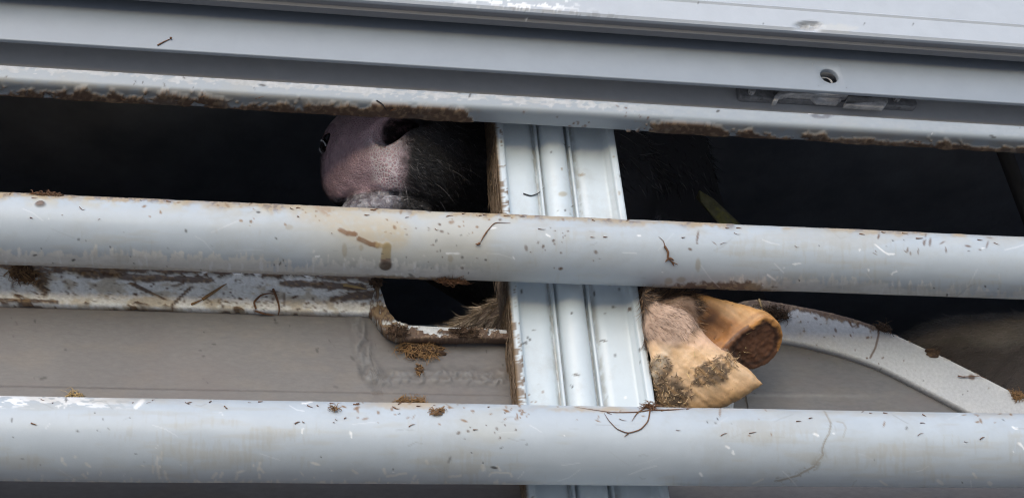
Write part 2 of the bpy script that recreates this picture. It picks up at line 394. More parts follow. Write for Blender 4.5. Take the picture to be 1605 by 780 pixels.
def paint_low(V, T, px, py):
    n = len(px); cc = np.tile(PAINTC*1.03, (n, 1)); gl = .38+.16*n2(px/120, py/30, 4, 28); h = np.zeros(n)
    nA = n2(px/26, py/20, 4, 21); nB = n2(px/6, py/5, 3, 22); nC = n2(px/90, py/60, 3, 23); nS = n2(px/5, py/20, 3, 24)
    top = 620+.01745*px; bot = 752+.0081*px; v = (py-top)/(bot-top); front = sm(-(np.abs(T+35)), -104, -96)
    # white paint worn bare at the top left
    wh = sm(n2((px-py*.8)/16, (py+px*.05)/4, 3, 25)+(.16-v)*1.5, .60, .66)*(1-sm(px, 120, 240))*(1-sm(v, .10, .16))*front
    cc = lay(cc, wh*.95, CHIP*1.02)
    for P, r in (([(214, 638), (224, 626)], 6), ([(92, 637), (95, 634)], 2), ([(100, 638), (104, 634)], 2.2), ([(474, 632), (490, 629)], 2.2), ([(549, 677), (551, 686)], 2.2), ([(474, 671), (474, 677)], 2.2),
                 ([(1276, 679), (1282, 683)], 3), ([(1138, 699), (1142, 702)], 3), ([(1149, 707), (1150, 710)], 3.2), ([(1588, 669), (1594, 671)], 3), ([(1597, 694), (1605, 703)], 3), ([(1097, 741), (1099, 745)], 3.5), ([(1305, 678), (1308, 678)], 1.5)):
        m = 1-sm(seg_d(px+(nB-.5)*5, py+(nS-.5)*4, P), r*.3, r*.7+.5); cc = lay(cc, m*.9, CHIP)
    for P, r in (([(97, 718), (98, 722)], 2.6), ([(101, 726), (103, 728)], 2), ([(135, 726), (141, 730)], 2), ([(130, 742), (135, 747)], 2), ([(247, 715), (246, 725), (250, 748)], 2.0), ([(253, 708), (252, 720)], 1), ([(258, 738), (262, 750)], 2), ([(240, 730), (240, 740)], 1.5),
                 ([(334, 747), (339, 741)], 2.6), ([(345, 747), (349, 740)], 2), ([(370, 750), (372, 744)], 2.4), ([(404, 736), (408, 724)], 1.8), ([(407, 732), (413, 739)], 1.8), ([(553, 737), (560, 741)], 2), ([(602, 735), (604, 741)], 2.6), ([(607, 746), (636, 741)], 1.8),
                 ([(704, 747), (722, 744)], 1.8), ([(756, 729), (758, 735)], 3.2), ([(766, 745), (770, 740), (800, 740), (802, 746)], 1.2), ([(779, 731), (784, 736)], 2), ([(668, 722), (670, 726)], 2.2), ([(648, 750), (651, 745)], 2), ([(1526, 742), (1530, 747)], 2), ([(1470, 753), (1476, 757)], 3), ([(1550, 755), (1553, 757)], 3), ([(1380, 753), (1390, 760)], 1.4), ([(1180, 757), (1196, 750)], 1.4)):
        m = 1-sm(seg_d(px+(nB-.5)*3, py+(nS-.5)*3, P), r*.6, r+.9); cc = lay(cc, m*.75, PRIMER*1.05)
    sc_ = sm(v+(nS-.5)*.25+(nB-.5)*.10, 1.0, 1.04)*front*(1-sm(px, 780, 840)*.8); cc = lay(cc, sc_*.8, PRIMER*1.05)
    # dusty, straw-stained top edge
    tw = sm(n2(px/60, py/30, 3, 26), .38, .62)*(1-sm(v+(nB-.5)*.08, .03, .10))*front*np.maximum(sm(px, 520, 640)*(1-sm(px, 1010, 1150)), .35)
    cc = lay(cc, tw*.65, TAN*1.2); gl = np.maximum(gl, tw*.8)
    cc = lay(cc, (1-sm(np.hypot((px-770)/60, (py-668)/32)+(nA-.5), .5, 1))*.28, (.42, .38, .28))
    # the rusty run at the right
    w = px+(nA-.5)*8
    d = seg_d(w, py, [(1292, 645), (1301, 662), (1300, 678), (1290, 697), (1290, 712), (1275, 730), (1250, 745), (1220, 753)])
    m = (1-sm(d, .8, 2.2))*.7; m = np.maximum(m, (1-sm(d, 3, 10))*sm(nB, .50, .62)*.55*sm(py, 690, 730)); cc = lay(cc, m, (.22, .18, .12))
    d = seg_d(px, py, [(1312, 660), (1322, 662), (1326, 670), (1322, 684)]); cc = lay(cc, (1-sm(d, .5, 1.8))*.5, (.3, .27, .22))
    b = (0, 625, 1605, 765)
    cc = scratches(cc, px, py, b, 46, 38); cc = smears(cc, px, py, v, 39, front)
    cc = specks(cc, px, py, b, 150, DARK, .6, 2.4, 31, 3); cc = specks(cc, px, py, b, 70, CHIP, .6, 2.2, 32)
    cc = specks(cc, px, py, (520, 625, 900, 655), 120, OCHRE, .7, 3.0, 33, 4); cc = specks(cc, px, py, (735, 650, 790, 690), 26, BROWN, .8, 2.8, 34)
    cc = specks(cc, px, py, (900, 632, 1605, 665), 90, OCHRE, .6, 2.2, 35, 5); cc = specks(cc, px, py, (0, 722, 900, 765), 70, PRIMER*1.1, .8, 3.0, 36, 4)
    return cc, gl, h
ZM, ZL = 2.2464, 2.0466
bar(ZM, .0307, paint_mid)
bar(ZL, .0327, paint_low)

# ---- dung-stained top rail
YR = -.012
zt, zb = zz(147, YR), zz(172, YR)
pr = rounded([(.0095, zb), (.0095, zt), (YR, zt), (YR, zb)], [.002, .002, .006, .007], n=6)
V, F = extrude_x(resample(np.vstack([pr, pr[:1]]), .0011)[:-1], XD)
px, py = pix(V); n = len(px)
nA = n2(px/26, py/14, 4, 41); nB = n2(px/6, py/5, 3, 42); nS = n2(px/9, py/4, 3, 43)
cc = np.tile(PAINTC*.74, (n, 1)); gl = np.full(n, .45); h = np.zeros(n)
e0 = 96+.0636*px; un = 122+.0635*px; eb = 145+.0567*px             # upper edge, bend, lower edge in the picture
u = (py-un)/(eb-un)
pe = sm(nS+.22-np.abs(py-e0-8)/26, .52, .60)*(1-sm(px, 900, 1080)*.85)*(py < un+4)
cc = lay(cc, pe*.9, CHIP*(.40+.34*nB)[:,None]); gl += pe*.3
under = sm(u, -.12, .12)
cov = .46-1.06*sm(px+(nB-.5)*60+(nA-.5)*60, 725, 765)+1.10*sm(px+(nB-.5)*60+(nA-.5)*60, 985, 1025); cov = cov+.55*np.exp(-((px-655)/90)**4)+.25*np.exp(-((px-1060)/60)**4)
du = sm(u*.75+(nA-.5)*1.7+(nB-.5)*.6+cov, .86, 1.02)*under
film = under*sm(cov, -.2, .3)*.5*sm(nA, .25, .55); cc = lay(cc, film, (.34, .29, .22))
cc = lay(cc, du*.93, np.where((nB > .57)[:,None], np.array([.20, .125, .07]), BROWN*(.8+.7*nA)[:,None])); gl = np.maximum(gl, du*.85)
m = 1-sm(np.hypot((px-1287)/22, (py-181)/6)+(nB-.5)*.5, .6, 1.0); cc = lay(cc, m*.8*sm(nS, .3, .55), (.12, .12, .14))
cc = lay(cc, (1-sm(seg_d(px, py, [(1268, 178), (1290, 176), (1304, 179)]), .6, 2)), CHIP)
cc = specks(cc, px, py, (0, 95, 1605, 240), 200, DARK, .6, 2.2, 44, 4); cc = specks(cc, px, py, (1000, 160, 1605, 200), 40, CHIP, .8, 2.0, 45)
cc = specks(cc, px, py, (730, 170, 1010, 200), 40, BROWN*1.5, .8, 3.6, 46, 3)
V = V+np.stack([0*h, -.4*du*.002*nB, -du*.0028*nA*(1+nB)], 1)
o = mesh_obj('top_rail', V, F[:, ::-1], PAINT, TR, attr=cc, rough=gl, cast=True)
# ---- recess wall behind the rail
XS = np.linspace(XA, XB, 120)
box('recess_wall', (XA, .012, zb+.0185), (XB, .028, 2.62), RECESS, TR, cast=True)

# ---- fascia rail with its drilled hole
YF = -.020
f0, f1 = zz(108, YF), zz(38, YF)
hc = at(1300, 119, YF); hr = .0098
def fascia():
    V, F3 = [], []
    def add(P): V.append(tuple(P)); return len(V)-1
    s = .016
    # front: two long strips and a patch round the hole
    zlo, zhi = hc[2]-s, hc[2]+s
    def quad(x0, x1, a, b):
        i = [add((x0, YF, a)), add((x1, YF, a)), add((x1, YF, b)), add((x0, YF, b))]; F3.append(i)
    quad(XA, hc[0]-s, f0, f1); quad(hc[0]+s, XB, f0, f1)
    quad(hc[0]-s, hc[0]+s, f0, zlo); quad(hc[0]-s, hc[0]+s, zhi, f1)
    n = 64; rings = []
    for (yy, kind) in ((YF, 'sq'), (YF, 'c0'), (YF+.0006, 'c1'), (YF+.005, 'c1')):
        r = []
        for k in range(n):
            a = 2*math.pi*(k+.5)/n; ca, sa = math.cos(a), math.sin(a)
            if kind == 'sq': q = s/max(abs(ca), abs(sa))
            else: q = hr+(.0008 if kind == 'c0' else 0)
            r.append(add((hc[0]+q*ca, yy, hc[2]+q*sa)))
        rings.append(r)
    for A, B in zip(rings[:-1], rings[1:]):
        for k in range(n): F3.append([A[k], A[(k+1) % n], B[(k+1) % n], B[k]])
    # rolled lower edge and back
    prof = rounded([(YF, f0), (YF, f0-.0035), (YF+.005, f0-.0035), (YF+.005, f0+.004)], .0022, closed=False)
    pv = [[add((x, a, b)) for a, b in prof] for x in (XA, XB)]
    for k in range(len(prof)-1): F3.append([pv[0][k], pv[0][k+1], pv[1][k+1], pv[1][k]])
    return np.array(V), np.array(F3)
V, F = fascia(); mesh_obj('fascia_rail', V, F, CLEAN, TR, smooth=False, cast=True)
box('fascia_core', (XA, YF+.006, f0+.036), (XB, .0115, f0+.040), RECESS, TR)
# a curled steel lip seen inside the hole
L = [np.array([hc[0]+.0065*math.cos(a), YF+.010, hc[2]+.0065*math.sin(a)]) for a in np.linspace(-.4, 2.7, 18)]
V, F = tubes([L], [.0012], 6, False); mesh_obj('hole_lip', V, F, CAST, TR)

# ---- pale upper panel, overhanging
YP = -.054; p0 = zz(15, YP)
yk = YP+.011
pr = np.array([(YP+.02, 3.30), (YP, 3.30), (YP, p0+.0335), (YP-.0014, p0+.031), (YP, p0+.0285), (YP, p0+.003), (YP+.002, p0), (yk, p0-.0006),
               (yk+.0015, p0-.0035), (yk+.009, p0-.0035), (yk+.0105, p0+.001), (yk+.0105, p0+.05), (YP+.02, p0+.055)])
dense = resample(np.vstack([pr[2:8]]), .0022); pr = np.vstack([pr[:2], dense, pr[8:]])
XP = np.concatenate([np.linspace(-2.2, 0, 14), np.linspace(.02, .95, 560), np.linspace(1, 3.2, 8)])
V, F = extrude_x(pr, XP); px, py = pix(V); n = len(px)
cc = np.tile((.45, .475, .51), (n, 1)); gl = np.full(n, .4)
cc = lay(cc, sm(V[:,1], YP+.0035, YP+.006)*1.0, (.15, .15, .16))  # shade under the overhang, put into the strip's colour
eb = -43+.0733*px; v = eb-py
nB = n2(px/7, py/4, 3, 51); nA = n2(px/40, py/10, 3, 52)
m = sm(nB+(nA-.5)*.8+.10-np.abs(v-9)/40, .56, .62)*np.exp(-((px-810)/95)**4)*(V[:,1] < YP+.004); cc = lay(cc, m*.9, (.82,.82,.82))
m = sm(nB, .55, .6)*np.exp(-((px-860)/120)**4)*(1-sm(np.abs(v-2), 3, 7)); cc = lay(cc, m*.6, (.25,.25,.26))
d = np.hypot((px-1268)/25, (py-41)/8); m = np.exp(-(d*1.2)**4)
cc = lay(cc, m*sm(nB, .35, .55)*.7, (.34,.33,.32)); V = V+np.stack([0*m, m*.004*(.6+nB), m*.002], 1)
cc = lay(cc, (1-sm(np.hypot((px-1312)/38, (py-44)/8)+(nB-.5), .4, 1))*.35, (.60, .57, .50))
cc = lay(cc, (1-sm(seg_d(px, py, [(1420, 0), (1530, 9), (1605, 15)]), .6, 1.8))*.6, (.28,.28,.30))
cc = lay(cc, (1-sm(seg_d(px, py, [(1528, 9), (1570, 5)]), .5, 1.5))*.5, (.28,.28,.30))
cc = specks(cc, px, py, (600, 0, 1605, 75), 70, DARK, .6, 1.8, 53); cc = specks(cc, px, py, (600, 0, 1605, 75), 40, CHIP, .6, 1.8, 54)
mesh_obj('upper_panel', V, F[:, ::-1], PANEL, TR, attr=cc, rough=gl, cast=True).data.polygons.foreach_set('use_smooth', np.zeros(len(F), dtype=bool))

# ---- lock plate tucked under the fascia
YK = .0115
def Pk(pts, Y=YK): return [(at(x, y, Y)[0], at(x, y, Y)[2]) for x, y in pts]
lp = plate_xz('lock_plate', Pk([(1150, 120), (1156, 158), (1162, 160), (1430, 175), (1434, 171), (1424, 148), (1418, 132)])[::-1], YK-.008, YK, CASTD, TR, bevel=.0014, cast=True)
def sub(name, pts, y0, y1, **k):
    return plate_xz(name, Pk(pts, y0)[::-1], y0, y1, CAST, lp, **k)
sub('hook', [(1212, 158), (1214, 150), (1222, 142), (1240, 139), (1330, 144), (1330, 150), (1240, 146), (1224, 149), (1219, 158)], YK-.016, YK-.0078, bevel=.0012)
sub('latch_tongue', [(1238, 150), (1272, 152), (1280, 160), (1312, 162), (1320, 156), (1320, 149), (1238, 145)], YK-.0125, YK-.0078, bevel=.001)
sub('latch_block', [(1323, 163), (1330, 150), (1392, 152), (1392, 160), (1386, 168), (1326, 164)], YK-.0150, YK-.0078, bevel=.0018)
for x, y in ((1180, 139), (1408, 150)):
    sub('bolt', [(x+6*math.cos(a), y+6*math.sin(a)) for a in np.linspace(0, 2*math.pi, 13)[:-1]], YK-.0135, YK-.0078, bevel=.0012)

# ---- ribbed post
x0, x1 = .2150, .3380; wd = x1-x0; YPo = .0312
def fx(f): return x0+wd*f
PD = .0095                                       # depth of the two channels
pp = [(0, 0), (.050, 0), (.056, .0010), (.064, PD-.002), (.078, PD)]
pp += [(a, PD) for a in np.linspace(.09, .24, 6)]
pp += [(.27, PD+.0006), (.30, PD+.0022), (.322, PD+.0048), (.330, PD+.0050), (.335, PD-.0015), (.352, PD-.0018), (.358, PD+.0045), (.366, PD+.0048)]
pp += [(.372+.218*(.5-.5*math.cos(t)), PD+.0046-(PD+.0036)*math.sin(t)**.75) for t in np.linspace(.12, math.pi-.12, 22)]
pp += [(.597, PD+.0048), (.606, PD+.0045), (.611, PD-.0018), (.632, PD-.0015), (.637, PD+.0048), (.655, PD+.0040), (.69, PD+.0012)]
pp += [(a, PD) for a in np.linspace(.72, .895, 6)]
pp += [(.912, PD-.001), (.920, PD-.004), (.936, PD-.0045), (.944, .001), (.950, 0), (1, 0), (1, .052), (0, .052)]
prof = np.array([(fx(a), YPo+b) for a, b in pp])
prof = resample(np.vstack([prof, prof[:1]]), .0016)[:-1]
zs = np.concatenate([np.linspace(1.2, 1.9, 6), np.linspace(1.92, 2.50, 420), [3.0, 3.30]])
V = np.zeros((len(zs), len(prof), 3)); V[:,:,0] = prof[None,:,0]; V[:,:,1] = prof[None,:,1]; V[:,:,2] = zs[:,None]
V = V.reshape(-1, 3); F = grid_faces(len(zs), len(prof), True)
px, py = pix(V); n = len(px)
cc = np.tile(PAINTC*np.array([1.36, 1.37, 1.34]), (n, 1)); gl = np.full(n, .36)
P3 = V*np.array([500, 500, 160]); nF = fbm(P3, 4, 61); nG = fbm(V*np.array([900, 900, 700]), 3, 62)
side = (V[:,0] < x0+.0008)
groove = sm(V[:,1], YPo+PD+.0012, YPo+PD+.0038)*(V[:,1] < YPo+.02)*sm(nF, .30, .60); cc = lay(cc, groove*.55, (.27, .25, .21))
lowg = (V[:,1] < YPo+.02)*np.maximum(np.exp(-((V[:,2]-(ZM+.034))/.012)**2), np.exp(-((V[:,2]-(ZL+.040))/.012)**2))*sm(nF, .45, .60); cc = lay(cc, lowg*.45, (.34, .28, .19))
m = side*sm(nF+.38, .5, .62); cc = lay(cc, m, np.where((nG > .55)[:,None], np.array([.25, .17, .10]), np.array([.13, .085, .05])))
fl = (V[:,0] < x0+.0065)*(V[:,1] < YPo+.006)
m = fl*sm(nF+nG*.4+.25*np.exp(-((V[:,2]-2.30)/.025)**2)+.22*np.exp(-((V[:,2]-2.13)/.04)**2), .80, .90); cc = lay(cc, m*.9, (.16,.10,.05))
cc = lay(cc, (1-sm(np.hypot((px-882)/8, (py-304)/4.5), .6, 1.1))*.7, (.38, .33, .22))
cc = lay(cc, (1-sm(np.hypot((px-979.5)/1.8, (py-622.5)/1.8), .7, 1.4)), CHIP); cc = lay(cc, (1-sm(np.hypot((px-987)/4.2, (py-484)/3.2), .6, 1.1))*.9, (.12,.06,.03))
cc = specks(cc, px, py, (800, 200, 975, 335), 40, DARK, .5, 2.0, 63, 3); cc = specks(cc, px, py, (815, 450, 1020, 632), 120, DARK, .5, 2.4, 64, 4)
cc = specks(cc, px, py, (820, 600, 900, 632), 25, OCHRE, .8, 3.0, 65); cc = specks(cc, px, py, (870, 210, 975, 335), 25, TAN*.8, .8, 2.6, 66)
V = V-np.stack([side*(.0006+.0016*nF), 0*px, 0*px], 1)
mesh_obj('side_post', V, F, PAINT, TR, attr=cc, rough=np.maximum(gl, side*.9), cast=True)

# ---- deck web (bare aluminium) with the flange that follows its cut-out
YB, YW = .050, .0575
YA = .080                                        # the curved flange right of the post sits farther in
def on(pts, Y): return [(at(x, y, Y)[0], at(x, y, Y)[2]) for x, y in pts]
zl = zz(612, YW, 300)
ZBAND0, ZBAND1 = zz(424, YB, 300), zz(482, YB, 300)
xs_step = at(592, 460, YB)[0]
zled0, zled1 = at(700, 508, YB)[2], at(700, 531, YB)[2]
arch_top = on([(1096, 640), (1102, 590), (1112, 540), (1128, 498), (1150, 474), (1185, 467), (1230, 475), (1300, 488), (1370, 508), (1440, 540), (1500, 568), (1560, 599), (1605, 622), (1700, 674), (1780, 720)], YA)
arch_bot = on([(1150, 650), (1152, 610), (1160, 570), (1175, 540), (1195, 531), (1230, 533), (1270, 540), (1330, 556), (1380, 574), (1420, 594), (1470, 620), (1520, 646), (1600, 690), (1660, 726)], YA)
def smooth_line(P, step=.0016):
    P = np.asarray(P)
    for _ in range(3):
        Q = [P[0]]
        for a, b in zip(P[:-1], P[1:]): Q += [a*.75+b*.25, a*.25+b*.75]
        Q.append(P[-1]); P = np.array(Q)
    return P
def ribbon(name, topL, botL, y0, y1, painter, n_along, n_across, mat_):
    """a thick plate strip between two lines in (x,z), with rounded edges"""
    def param(L, n):
        L = smooth_line(L); d = np.concatenate([[0], np.cumsum(np.linalg.norm(np.diff(L, axis=0), axis=1))]); t = np.linspace(0, d[-1], n)
        return np.stack([np.interp(t, d, L[:,0]), np.interp(t, d, L[:,1])], 1)
    A, B = param(topL, n_along), param(botL, n_along)
    r = .0022; ring = []
    th = np.linspace(0, 1, n_across)
    for t in th: ring.append((t, y0))
    full = []
    for t in np.linspace(0, 1, n_across):
        k = min(t, 1-t)*np.linalg.norm(A-B, axis=1).mean(); rnd = max(0, r-k)
        full.append((t, y0+(r-math.sqrt(max(0, r*r-rnd*rnd)))))
    full += [(1, y1), (0, y1)]
    V = np.zeros((n_along, len(full), 3))
    for j, (t, y) in enumerate(full):
        q = A*(1-t)+B*t; V[:,j,0] = q[:,0]; V[:,j,2] = q[:,1]; V[:,j,1] = y
    V = V.reshape(-1, 3); F = grid_faces(n_along, len(full), True)
    caps = [np.array([[k for k in range(len(full))]]), np.array([[(n_along-1)*len(full)+k for k in range(len(full))][::-1]])]
    tt = np.tile(np.array([f[0] for f in full]), n_along)
    px, py = pix(V); cc, gl, h = painter(V, tt, px, py)
    V = V-np.stack([0*h, h, 0*h], 1)
    o = mesh_obj(name, V, [F]+caps, mat_, TR, attr=cc, rough=gl, cast=True)
    return o
def paint_band(V, t, px, py):
    n = len(px); nA = n2(px/22, py/14, 4, 71); nB = n2(px/5, py/5, 3, 72); nC = n2(px/70, py/40, 3, 73); nS = n2((px+py*.6)/14, (py-px*.35)/4, 3, 74)
    cc = np.tile((.82, .81, .78), (n, 1)); gl = np.full(n, .6); h = np.zeros(n)
    cc = lay(cc, sm(nB, .54, .62)*.28, (.44, .40, .33))
    cc = lay(cc, sm(nA+(nC-.5)*.6, .52, .66)*.55, (.46, .35, .20))
    d = sm(nA*.9+(nC-.5)*.7+(nS-.5)*.5+.60*np.exp(-(t/.22)**2)+.14*np.exp(-((1-t)/.08)**2)+.28*np.exp(-((px-40)/50)**2)+.22*sm(px, 505, 585), .80, .88)
    cc = lay(cc, d*.9, np.where((nB > .56)[:,None], np.array([.22, .13, .06]), BROWN*1.15)); gl = np.maximum(gl, d*.9); h += d*.0022*(nB+.3)
    cc = lay(cc, sm(nS, .70, .76)*.6, (.2, .13, .07))
    for P, r in (([(130, 430), (230, 436), (330, 440)], 6), ([(440, 444), (500, 447), (570, 450)], 7), ([(0, 470), (90, 474)], 4), ([(200, 486), (270, 488)], 4), ([(520, 470), (585, 462), (590, 486)], 8), ([(205, 445), (260, 470)], 3), ([(300, 450), (270, 478)], 3)):
        m = (1-sm(seg_d(px, py, P)/r+(nA-.5)*1.8+(nB-.5)*.9, .5, 1.0)); cc = lay(cc, m*.9, np.where((nB > .55)[:,None], np.array([.24, .14, .06]), BROWN*1.2)); h += m*.0016*nB
    cc = specks(cc, px, py, (0, 425, 600, 495), 420, BROWN*1.4, .8, 2.8, 75, 3)
    return cc, gl, h+sm(nB, .5, .65)*.0006
ribbon('deck_flange', [(XA, ZBAND0), (-.3, ZBAND0), (0, ZBAND0), (xs_step-.003, ZBAND0)], [(XA, ZBAND1), (-.3, ZBAND1), (0, ZBAND1), (xs_step-.003, ZBAND1)], YB, YW+.0008, paint_band, 1150, 48, CRUST)
def paint_drop(V, t, px, py):
    n = len(px); nA = n2(px/12, py/12, 4, 76); nB = n2(px/4, py/4, 3, 77)
    cc = np.tile((.60, .60, .58), (n, 1)); d = sm(nA+(nB-.5)*.5, .33, .46)
    cc = lay(cc, d*.95, np.where((nB > .55)[:,None], np.array([.22, .14, .07]), BROWN*1.3))
    return cc, np.full(n, .85), d*.003*nB
ribbon('flange_step', on([(591, 440), (600, 462), (606, 485), (618, 503), (640, 509)], YB), on([(578, 490), (586, 496), (594, 508), (606, 526), (634, 533)], YB), YB-.002, YW+.0008, paint_drop, 90, 26, CRUST)
def paint_ledge(V, t, px, py):
    n = len(px); nA = n2(px/22, py/10, 4, 78); nB = n2(px/5, py/5, 3, 79)
    cc = np.tile((.62, .63, .64), (n, 1)); d = sm(t*.9+(nA-.5)*2.0+(nB-.5)*.6-.25*np.exp(-((px-680)/45)**2), .18, .34)
    cc = lay(cc, d*.95, np.where((nB > .58)[:,None], np.array([.22, .14, .08]), BROWN*(1+.6*nA)[:,None]))
    return cc, np.full(n, .75), d*.004*(nA+nB-.4)
ribbon('deck_ledge', on([(630, 508), (700, 512), (760, 514), (800, 517)], YB), on([(630, 533), (700, 533), (760, 532), (800, 533)], YB), YB-.001, YW+.0008, paint_ledge, 240, 24, CRUST)
def paint_arch(V, t, px, py):
    n = len(px); nA = n2(px/22, py/18, 4, 81); nB = n2(px/5, py/5, 3, 82); nC = n2(px/80, py/60, 3, 83)
    cc = np.tile((.46, .465, .475), (n, 1)); gl = np.full(n, .5); h = np.zeros(n)
    cc = lay(cc, sm(nA, .5, .7)*.25*sm(-px, -1430, -1250), (.42, .36, .27)); cc = lay(cc, sm(nC, .45, .65)*.2, (.58, .57, .55))
    ed = np.exp(-(t/.10)**2); cc = lay(cc, ed*.55, (.66, .65, .62))  # highlight along the rounded top lip, painted as a lighter edge
    d = sm(nA*.85+(nB-.5)*.6+.52*np.exp(-(t/.18)**2)*sm(-px, -1440, -1340)+.20*sm(-px, -1350, -1220)*np.exp(-(t/.5)**2)+.24*np.exp(-(t/.07)**2), .70, .80)
    cc = lay(cc, d*.9, np.where((nB > .56)[:,None], np.array([.20, .13, .07]), BROWN*1.2)); h += d*.0016*nB; gl = np.maximum(gl, d*.85)
    for P, r in (([(1376, 510), (1377, 525), (1372, 545), (1364, 560)], 1.6), ([(1330, 503), (1336, 512), (1345, 508)], 1.3), ([(1522, 590), (1524, 591)], 5)):
        cc = lay(cc, (1-sm(seg_d(px, py, P), r*.5, r+.8))*.85, BROWN*1.4)
    cc = specks(cc, px, py, (1190, 470, 1420, 590), 110, BROWN*1.4, .6, 2.4, 84, 2.5); cc = specks(cc, px, py, (1400, 500, 1605, 645), 30, DARK, .6, 2.0, 85)
    return cc, gl, h
ribbon('arch_flange', arch_top, arch_bot, YA, YA+.0083, paint_arch, 620, 44, CRUST)
# web sheet: left and right of the post, one plate each, top hidden behind the flange
def web(name, xs, ztop_fn, seed, YW=YW):
    nz_ = 190
    zbot = 1.80; kz = np.concatenate([np.linspace(0, .42, 8)[:-1], np.linspace(.42, 1, nz_-7)])
    V = []
    for x in xs:
        zt_ = ztop_fn(x); V.append([(x, YW, zbot+(zt_-zbot)*k) for k in kz])
    V = np.array(V).reshape(-1, 3); px, py = pix(V); n = len(px)
    nA = n2(V[:,0]*30, V[:,2]*60, 4, seed); nB = n2(V[:,0]*120, V[:,2]*900, 3, seed+1); nC = n2(V[:,0]*8, V[:,2]*14, 3, seed+2)
    cc = np.tile((.150, .138, .132), (n, 1))*(.92+.14*nB+.14*(nC-.5))[:,None]
    cc = lay(cc, sm(nA, .50, .72)*.35, (.19, .16, .13)); cc = lay(cc, sm(n2(V[:,0]*14, V[:,2]*5, 4, seed+5), .50, .80)*.22, (.24, .225, .21)); h = np.zeros(n)
    h += sm(zl-V[:,2], -.0012, .0012)*.0035                              # folded lower strip stands proud
    if seed == 91:
        wob = (n2(px/9, py/9, 3, 94)-.5)
        for P in ([(556, 492), (566, 520), (572, 560), (590, 592)], [(585, 592), (650, 588), (720, 588), (795, 592)]):
            d = seg_d(px+wob*16, py+wob*12, P); m = 1-sm(d, 5, 16); rip = .5+.5*np.sin((px*.9+py*.5)/3.6+wob*9)
            h += m*(.0004+.0015*rip*(.4+n2(px/14, py/14, 2, 95))); cc = lay(cc, m*.5*rip, (.19+.10*wob)[:,None]*np.array([[1, .99, .98]])); cc = lay(cc, (1-sm(np.abs(d-15), 1, 5))*.35, (.085, .08, .078))
        h -= .003*sm(px, 558, 576)*sm(py, 500, 520)*(1-sm(py, 585, 597))   # the welded-in corner sits back a little
        m = sm(n2((px+py)/18, (py-.3*px)/5, 3, 96), .60, .68)*np.exp(-((px-510)/55)**2-((py-545)/28)**2); cc = lay(cc, m*.6, (.14, .13, .13))
        cc = specks(cc, px, py, (0, 495, 800, 620), 150, DARK, .6, 2.6, 97, 3)
        cc = lay(cc, sm(nA, .4, .6)*.4*np.exp(-((py-640)/300)**2)*(py > 740), (.16,.14,.12))
    else:
        cc = cc*np.array([.92, .96, 1.0]); cc = lay(cc, np.exp(-((py-(619+.008*px-9.5))/2.6)**2)*(1-sm(px+60*nA, 1280, 1500))*.30, (.34, .33, .31))
        cc = specks(cc, px, py, (1180, 540, 1500, 640), 40, DARK, .7, 2.6, 98, 4)
    V = V-np.stack([0*h, h, 0*h], 1)
    return mesh_obj(name, V, grid_faces(len(xs), nz_)[:, ::-1], WEBM, TR, attr=cc, rough=np.full(n, .55), cast=True)
ab = smooth_line(arch_top); ab2 = smooth_line(arch_bot); mid = (np.interp(np.linspace(0,1,200), np.linspace(0,1,len(ab)), ab[:,0]),)
def z_left(x):
    a = (ZBAND0+ZBAND1)/2
    return a if x < xs_step-.006 else (a+((zled0+zled1)/2-a)*min(1, (x-xs_step+.006)/.010))
XLOW, ZLOW = at(1162, 560, YA)[0], at(1150, 600, YA)[2]
def z_right(x):
    if x < XLOW: return ZLOW
    return .5*np.interp(x, ab[:,0], ab[:,1])+.5*np.interp(x, ab2[:,0], ab2[:,1]) if x < ab2[-1,0] else 1.85
web('deck_web', np.concatenate([np.linspace(XA, -.4, 8), np.linspace(-.38, x0+.004, 560)]), z_left, 91)
web('deck_web', np.concatenate([np.linspace(x1-.004, ab2[-1,0], 330), [1.0, 3.2]]), z_right, 121, YA+.0075)
box('lower_wall', (XA, YW+.006, 1.0), (XB, YW+.02, 1.85), RECESS, TR)
# ---- a strut in the dark, far right
a = at(1574, 236, .55); b = at(1625, 375, .55)
V, F = tubes([np.array([a+(a-b)*1.2, a, b, b+(b-a)*1.5])], [.016], 4, False)
mesh_obj('inside_strut', V, F, mat('dull_strut', (.16, .15, .14), .7), TR, smooth=False)

